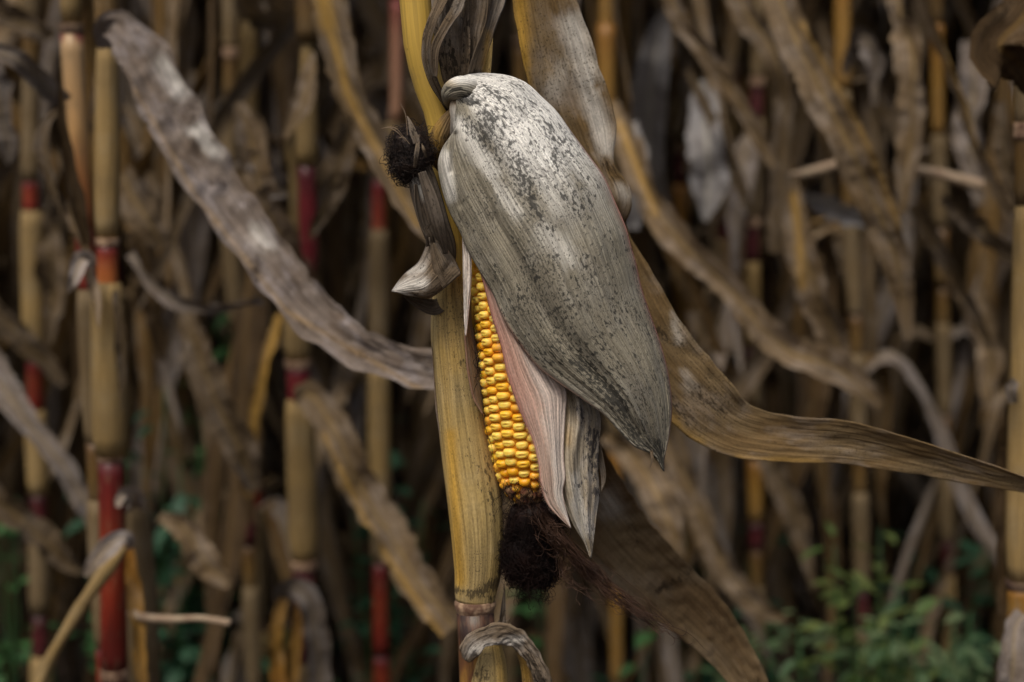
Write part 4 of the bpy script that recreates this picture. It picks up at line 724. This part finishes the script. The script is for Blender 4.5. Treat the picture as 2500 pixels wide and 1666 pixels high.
# ------------------------------------------------------------------ the field beyond: random plants built once per kind, then copied
def gen_plant(seed):
    """returns list of (part name, Buf, material), one entry per piece"""
    rr = random.Random(seed); out = []; z = -rr.uniform(0, .15); H = rr.uniform(2.4, 2.8); lean = np.array([rr.uniform(-.06, .06), rr.uniform(-.06, .06)]); az = rr.uniform(0, 6.28); r = .0115
    cen = lambda zs: np.stack([lean[0]*(zs/H)**2*2, lean[1]*(zs/H)**2*2, zs], 1)
    def piece(n, m, zs, R, ns): b = Buf(); tube(b, cen(zs), R, ns=ns, seed=rr.randrange(99)); out.append((n, b, m))
    while z < H:
        il = rr.uniform(.15, .20)*(1 if z > .3 else .6); rs_ = r*(1-.45*z/H); sh = il*rr.uniform(.62, .98)
        piece('internode', rr.choice([m_red, m_maroon, m_maroon, m_fcane, m_fcane, m_fcane]), np.linspace(z+il, z+sh-.01, 5), rs_*.85, 8)
        piece('leaf_sheath', rr.choice([m_bsheath, m_bsheath2, m_bsheath2]), np.linspace(z+sh, z, 7), rs_*np.array([1.02, 1.16, 1.16, 1.12, 1.08, 1.04, 1.0]), 10)
        piece('node', m_nodedark, np.linspace(z+.006, z-.006, 4), rs_*1.07, 8)
        c = cen(np.array([z+sh]))[0]; az += PI+rr.uniform(-.7, .7)
        for rep in range(rr.choice([4, 5, 5, 6]) if z+sh > .4 else 0):
            b = Buf(); gen_leaf(b, rr, 0, az+rep*2.1, rr.uniform(.3, .85), rr.uniform(.007, .021), rs_, zl=float(z+sh))
            b.V = [v+c for v in b.V]; b.V[0][:, 2] = np.maximum(b.V[0][:, 2], .01); out.append(('leaf', b, rr.choice([m_bleaf, m_bleaf, m_bleaf, m_btan, m_bgrey, m_bdark])))
        z += il
    return out
protoN = []; protoF = []
for s in range(7):
    P = gen_plant(100+s); protoN.append([(n, b.mesh(n, m)) for n, b, m in P])
allm = [m_btan, m_bleaf, m_bgrey, m_bdark, m_red, m_maroon, m_fcane, m_bsheath, m_bsheath2, m_nodedark]
for s in range(8):
    P = gen_plant(200+s); J = Buf()
    for n, b, m in P: J.add(b.V[0], b.F, b.u1[0], b.u2[0], None, allm.index(m))
    protoF.append(J.mesh('corn_plant', allm))
rr = random.Random(77)
rows = [(1.74, .12), (2.0, .13), (2.3, .16), (2.7, .18), (3.3, .2), (4.0, .22), (4.8, .25), (5.7, .28), (6.8, .32), (8.0, .36)]
ORD = ['second', 'third', 'fourth', 'fifth', 'sixth', 'seventh', 'eighth', 'ninth', 'tenth', 'eleventh', 'twelfth']
cnt = 0
NUM = 'first second third fourth fifth sixth seventh eighth ninth tenth eleventh twelfth thirteenth fourteenth fifteenth sixteenth seventeenth eighteenth nineteenth twentieth twenty-first twenty-second twenty-third twenty-fourth twenty-fifth twenty-sixth twenty-seventh twenty-eighth'.split()
for ri, (Y, spc) in enumerate(rows):
    half = .42*Y+.25; x = -half+rr.uniform(0, spc); nth = 0
    while x < half:
        xx = x+rr.uniform(-.04, .04); yy = Y+rr.uniform(-.12, .12); side = 'left of' if xx < -.02*Y else 'right of'
        sx, sy = proj(np.array([[xx, yy, 1.0]]))
        if (yy < 1.95 and any(abs(sx[0]-q) < 48 for q in (75, 745, 925, 1482))) or (yy < 2.15 and 1900 < sx[0] < 2380) or (yy < 2.15 and 330 < sx[0] < 580): x += spc*rr.uniform(.8, 1.2); continue
        side = 'left third' if sx[0] < 550 else 'gap left of ear' if sx[0] < 1150 else 'strip behind ear' if sx[0] < 1650 else 'gap right of ear' if sx[0] < 2080 else 'far right'
        dist = ORD[ri]+' row'
        lab = f'dry corn plant in the {dist} back, in the {side}'; g = f'corn plants in the {dist}, {side}'
        if ri < 6 and -300 < sx[0] < 2800 and nth < 28: lab = f'dry corn plant, {NUM[nth]} from the left edge in the {dist} back'; nth += 1
        sc = rr.uniform(.92, 1.08); rz = rr.uniform(0, 6.28)
        if ri < 3:
            root = thing('corn_plant', lab, 'corn plant', (xx, yy, 0), g)
            for n, me in rr.choice(protoN): link(n, me, root)
        else:
            root = link('corn_plant', rr.choice(protoF)); root.location = (xx, yy, 0); root['label'] = lab; root['category'] = 'corn plant'; root['group'] = g
        root.rotation_euler.z = rz; root.scale = (sc, sc, sc); cnt += 1
        x += spc*rr.uniform(.8, 1.2)
J = Buf(); base_ = [(n, b, m) for s_ in (301, 302) for n, b, m in [('x', x[1], x[2]) for x in gen_plant(s_) if x[0] in ('leaf', 'leaf_sheath')]]
half_ = len(base_)//2
for i in range(420):
    Yf = 9.5+(i % 12)*.6+rr.uniform(-.2, .2); xf = rr.uniform(-.5, .5)*Yf; a = rr.uniform(0, 6.28); ca, sa = math.cos(a), math.sin(a); Rm = np.array([[ca, sa, 0], [-sa, ca, 0], [0, 0, 1]])
    for n, b, m in (base_[:half_] if i % 2 else base_[half_:]): J.add((b.V[0]@Rm)*np.array([1.15, 1.15, 1.22])+np.array([xf, Yf, 0]), b.F, b.u1[0], b.u2[0], None, allm.index(m))
o = link('corn_field', J.mesh('corn_field', allm)); o['kind'] = 'stuff'; o['label'] = 'brown mass of dead corn closing off the view deep in the field'
print('field plants', cnt)

# ------------------------------------------------------------------ weeds
def weed_bufs(h, spread, seed, lmin=.012, lmax=.028, nleaf=90, elong=1.8, tmin=.15):
    rr = random.Random(seed); st, lf = Buf(), Buf(); nb = rr.randint(4, 7) if tmin < .3 else rr.randint(14, 18)
    for i in range(nb):
        az = rr.uniform(0, 6.28); hh = h*rr.uniform(.6 if tmin < .3 else .72, 1); sp_ = spread*rr.uniform(.3, 1)
        K = np.array([[0, 0, 0], [math.cos(az)*sp_*.3, math.sin(az)*sp_*.3, hh*.5], [math.cos(az+.4)*sp_, math.sin(az+.4)*sp_, hh]]); C = cat(K, 16); tube(st, C, np.linspace(.0028, .0010, 16), ns=6)
        for j in range(nleaf//nb):
            t = rr.uniform(tmin, 1); q_ = t*15; p = C[int(q_)]*(1-q_%1)+C[min(int(q_)+1, 15)]*(q_%1); a = rr.uniform(0, 6.28); e = rr.uniform(-.5, .7); L = rr.uniform(lmin, lmax)*elong; w_ = L/elong*.5
            d = np.array([math.cos(a)*math.cos(e), math.sin(a)*math.cos(e), math.sin(e)]); s_ = nrm(np.cross(d, np.array([0, 0, 1.]))+rr.uniform(-.4, .4)*np.array([0, 0, 1.])); p = p+d*rr.uniform(.002, .02)
            up_ = np.cross(s_, d); V = [p]; 
            for q, wq in ((.2, .7), (.45, 1), (.75, .65)): c = p+d*L*q-up_*L*q*q*.25; V += [c-s_*w_*wq+up_*w_*.2, c, c+s_*w_*wq+up_*w_*.2]
            V.append(p+d*L-up_*L*.28); F = [(0, 1, 2), (0, 2, 3), (1, 4, 5, 2), (2, 5, 6, 3), (4, 7, 8, 5), (5, 8, 9, 6), (7, 10, 8), (8, 10, 9)]
            z = np.zeros((11, 2)); lf.add(np.array(V), F, z, z)
    return st, lf
def weed(label, px, py, Y, spread, seed, mat, group=None, **k):
    tp = at(px, py, Y); root = thing('weed', label, 'weed', (tp[0], Y, 0), group)
    st, lf = weed_bufs(max(tp[2], .06), spread, seed, **k)
    link('stem', st.mesh('stem', m_green), root); link('foliage', lf.mesh('foliage', mat), root)
weed('yellow-green broad-leaved weed rising highest in the bottom right corner', 2130, 1300, 1.40, .09, 1, m_lime, lmin=.009, lmax=.017, nleaf=420, elong=2.0, tmin=.62)
weed('bright green leafy weed at the bottom right beneath the tall yellow-green one', 2020, 1440, 1.38, .12, 2, m_feather, lmin=.007, lmax=.013, nleaf=430, elong=2.4, tmin=.62)
weed('green feathery weed near the bottom right corner by the golden cane', 2330, 1440, 1.42, .13, 3, m_feather, lmin=.007, lmax=.012, nleaf=430, elong=2.6, tmin=.62)
weed('low lime weed on the soil at the bottom edge right', 1900, 1540, 1.38, .09, 4, m_feather, lmin=.009, lmax=.018, nleaf=300)
weed('dark teal weed between the brown leaves at right', 2280, 1200, 1.85, .12, 5, m_blueg, nleaf=320)
weed('pale green weed with narrow leaves between the two yellow-green weeds', 2200, 1500, 1.34, .10, 18, m_feather, lmin=.007, lmax=.012, nleaf=480, elong=2.6, tmin=.62)
weed('tall dark green weed seen above the red cane in the left gap', 430, 640, 1.78, .10, 6, m_green, lmin=.012, lmax=.026, nleaf=460)
weed('leafy green weed to the right of the left tan sheath', 385, 850, 1.62, .09, 7, m_blueg, lmin=.012, lmax=.022, nleaf=240)
weed('dark green weed beside the red cane low on the left', 450, 1080, 1.60, .12, 8, m_blueg, lmin=.012, lmax=.022, nleaf=260)
weed('bright green weed at the left edge', 20, 1050, 1.5, .06, 9, m_green, lmin=.012, lmax=.022, nleaf=170)
weed('green weed at the bottom between the broken stub and the left edge', 190, 1330, 1.5, .08, 10, m_green, lmin=.010, lmax=.020, nleaf=170)
weed('dark green weed at the bottom left of centre', 560, 1390, 1.62, .10, 11, m_blueg, lmin=.010, lmax=.020, nleaf=220)
weed('green weed with thin stems behind the bowed leaf', 960, 1000, 1.62, .08, 12, m_blueg, lmin=.012, lmax=.022, nleaf=220)
weed('green weed in the dark gap under the silk beard', 1420, 1330, 1.5, .09, 13, m_green, lmin=.010, lmax=.020, nleaf=150)
weed('green weed at the bottom just left of the stem', 900, 1480, 1.5, .10, 14, m_green, lmin=.010, lmax=.020, nleaf=170)
weed('teal weed below the sweeping mottled leaf', 1780, 1180, 1.7, .10, 15, m_blueg, lmin=.012, lmax=.022, nleaf=170)
weed('dark green weed low in the right-hand gap', 1640, 1420, 1.6, .10, 16, m_blueg, lmin=.010, lmax=.020, nleaf=170)
gb = Buf(); g = random.Random(3)
for i in range(90):
    Yg = g.uniform(1.7, 5.5); xg = g.uniform(-.42, .42)*Yg; st, lf = weed_bufs(g.uniform(.05, .28), g.uniform(.06, .16), 500+i, nleaf=50)
    for V, a1, a2, k in zip(lf.V, lf.u1, lf.u2, range(9999)): gb.add(V+np.array([xg, Yg, 0]), [(0, 1, 2), (0, 2, 3), (1, 4, 5, 2), (2, 5, 6, 3), (4, 7, 8, 5), (5, 8, 9, 6), (7, 10, 8), (8, 10, 9)], a1, a2)
o = link('ground_cover', gb.mesh('ground_cover', m_blueg)); o['kind'] = 'stuff'; o['label'] = 'low green weeds covering the dark soil between the corn'
lb = Buf()
for i in range(240):
    Yg = g.uniform(1.2, 5); xg = g.uniform(-.45, .45)*Yg; a = g.uniform(0, 6.28); L = g.uniform(.08, .3); t = np.linspace(-.5, .5, 10)
    C = np.stack([xg+t*L*math.cos(a), Yg+t*L*math.sin(a), .012+.02*g.random()+.012*np.sin(t*9+i)], 1); ribbon(lb, C, np.tile([-math.sin(a), math.cos(a), .3*g.uniform(-1, 1)], (10, 1)), np.array([.3, .7, .9, 1, 1, 1, .9, .8, .5, .1])*g.uniform(.008, .02), nu=4, seed=i, freq=30)
o = link('leaf_litter', lb.mesh('leaf_litter', m_bdark)); o['kind'] = 'stuff'; o['label'] = 'dead brown corn leaves littering the soil'
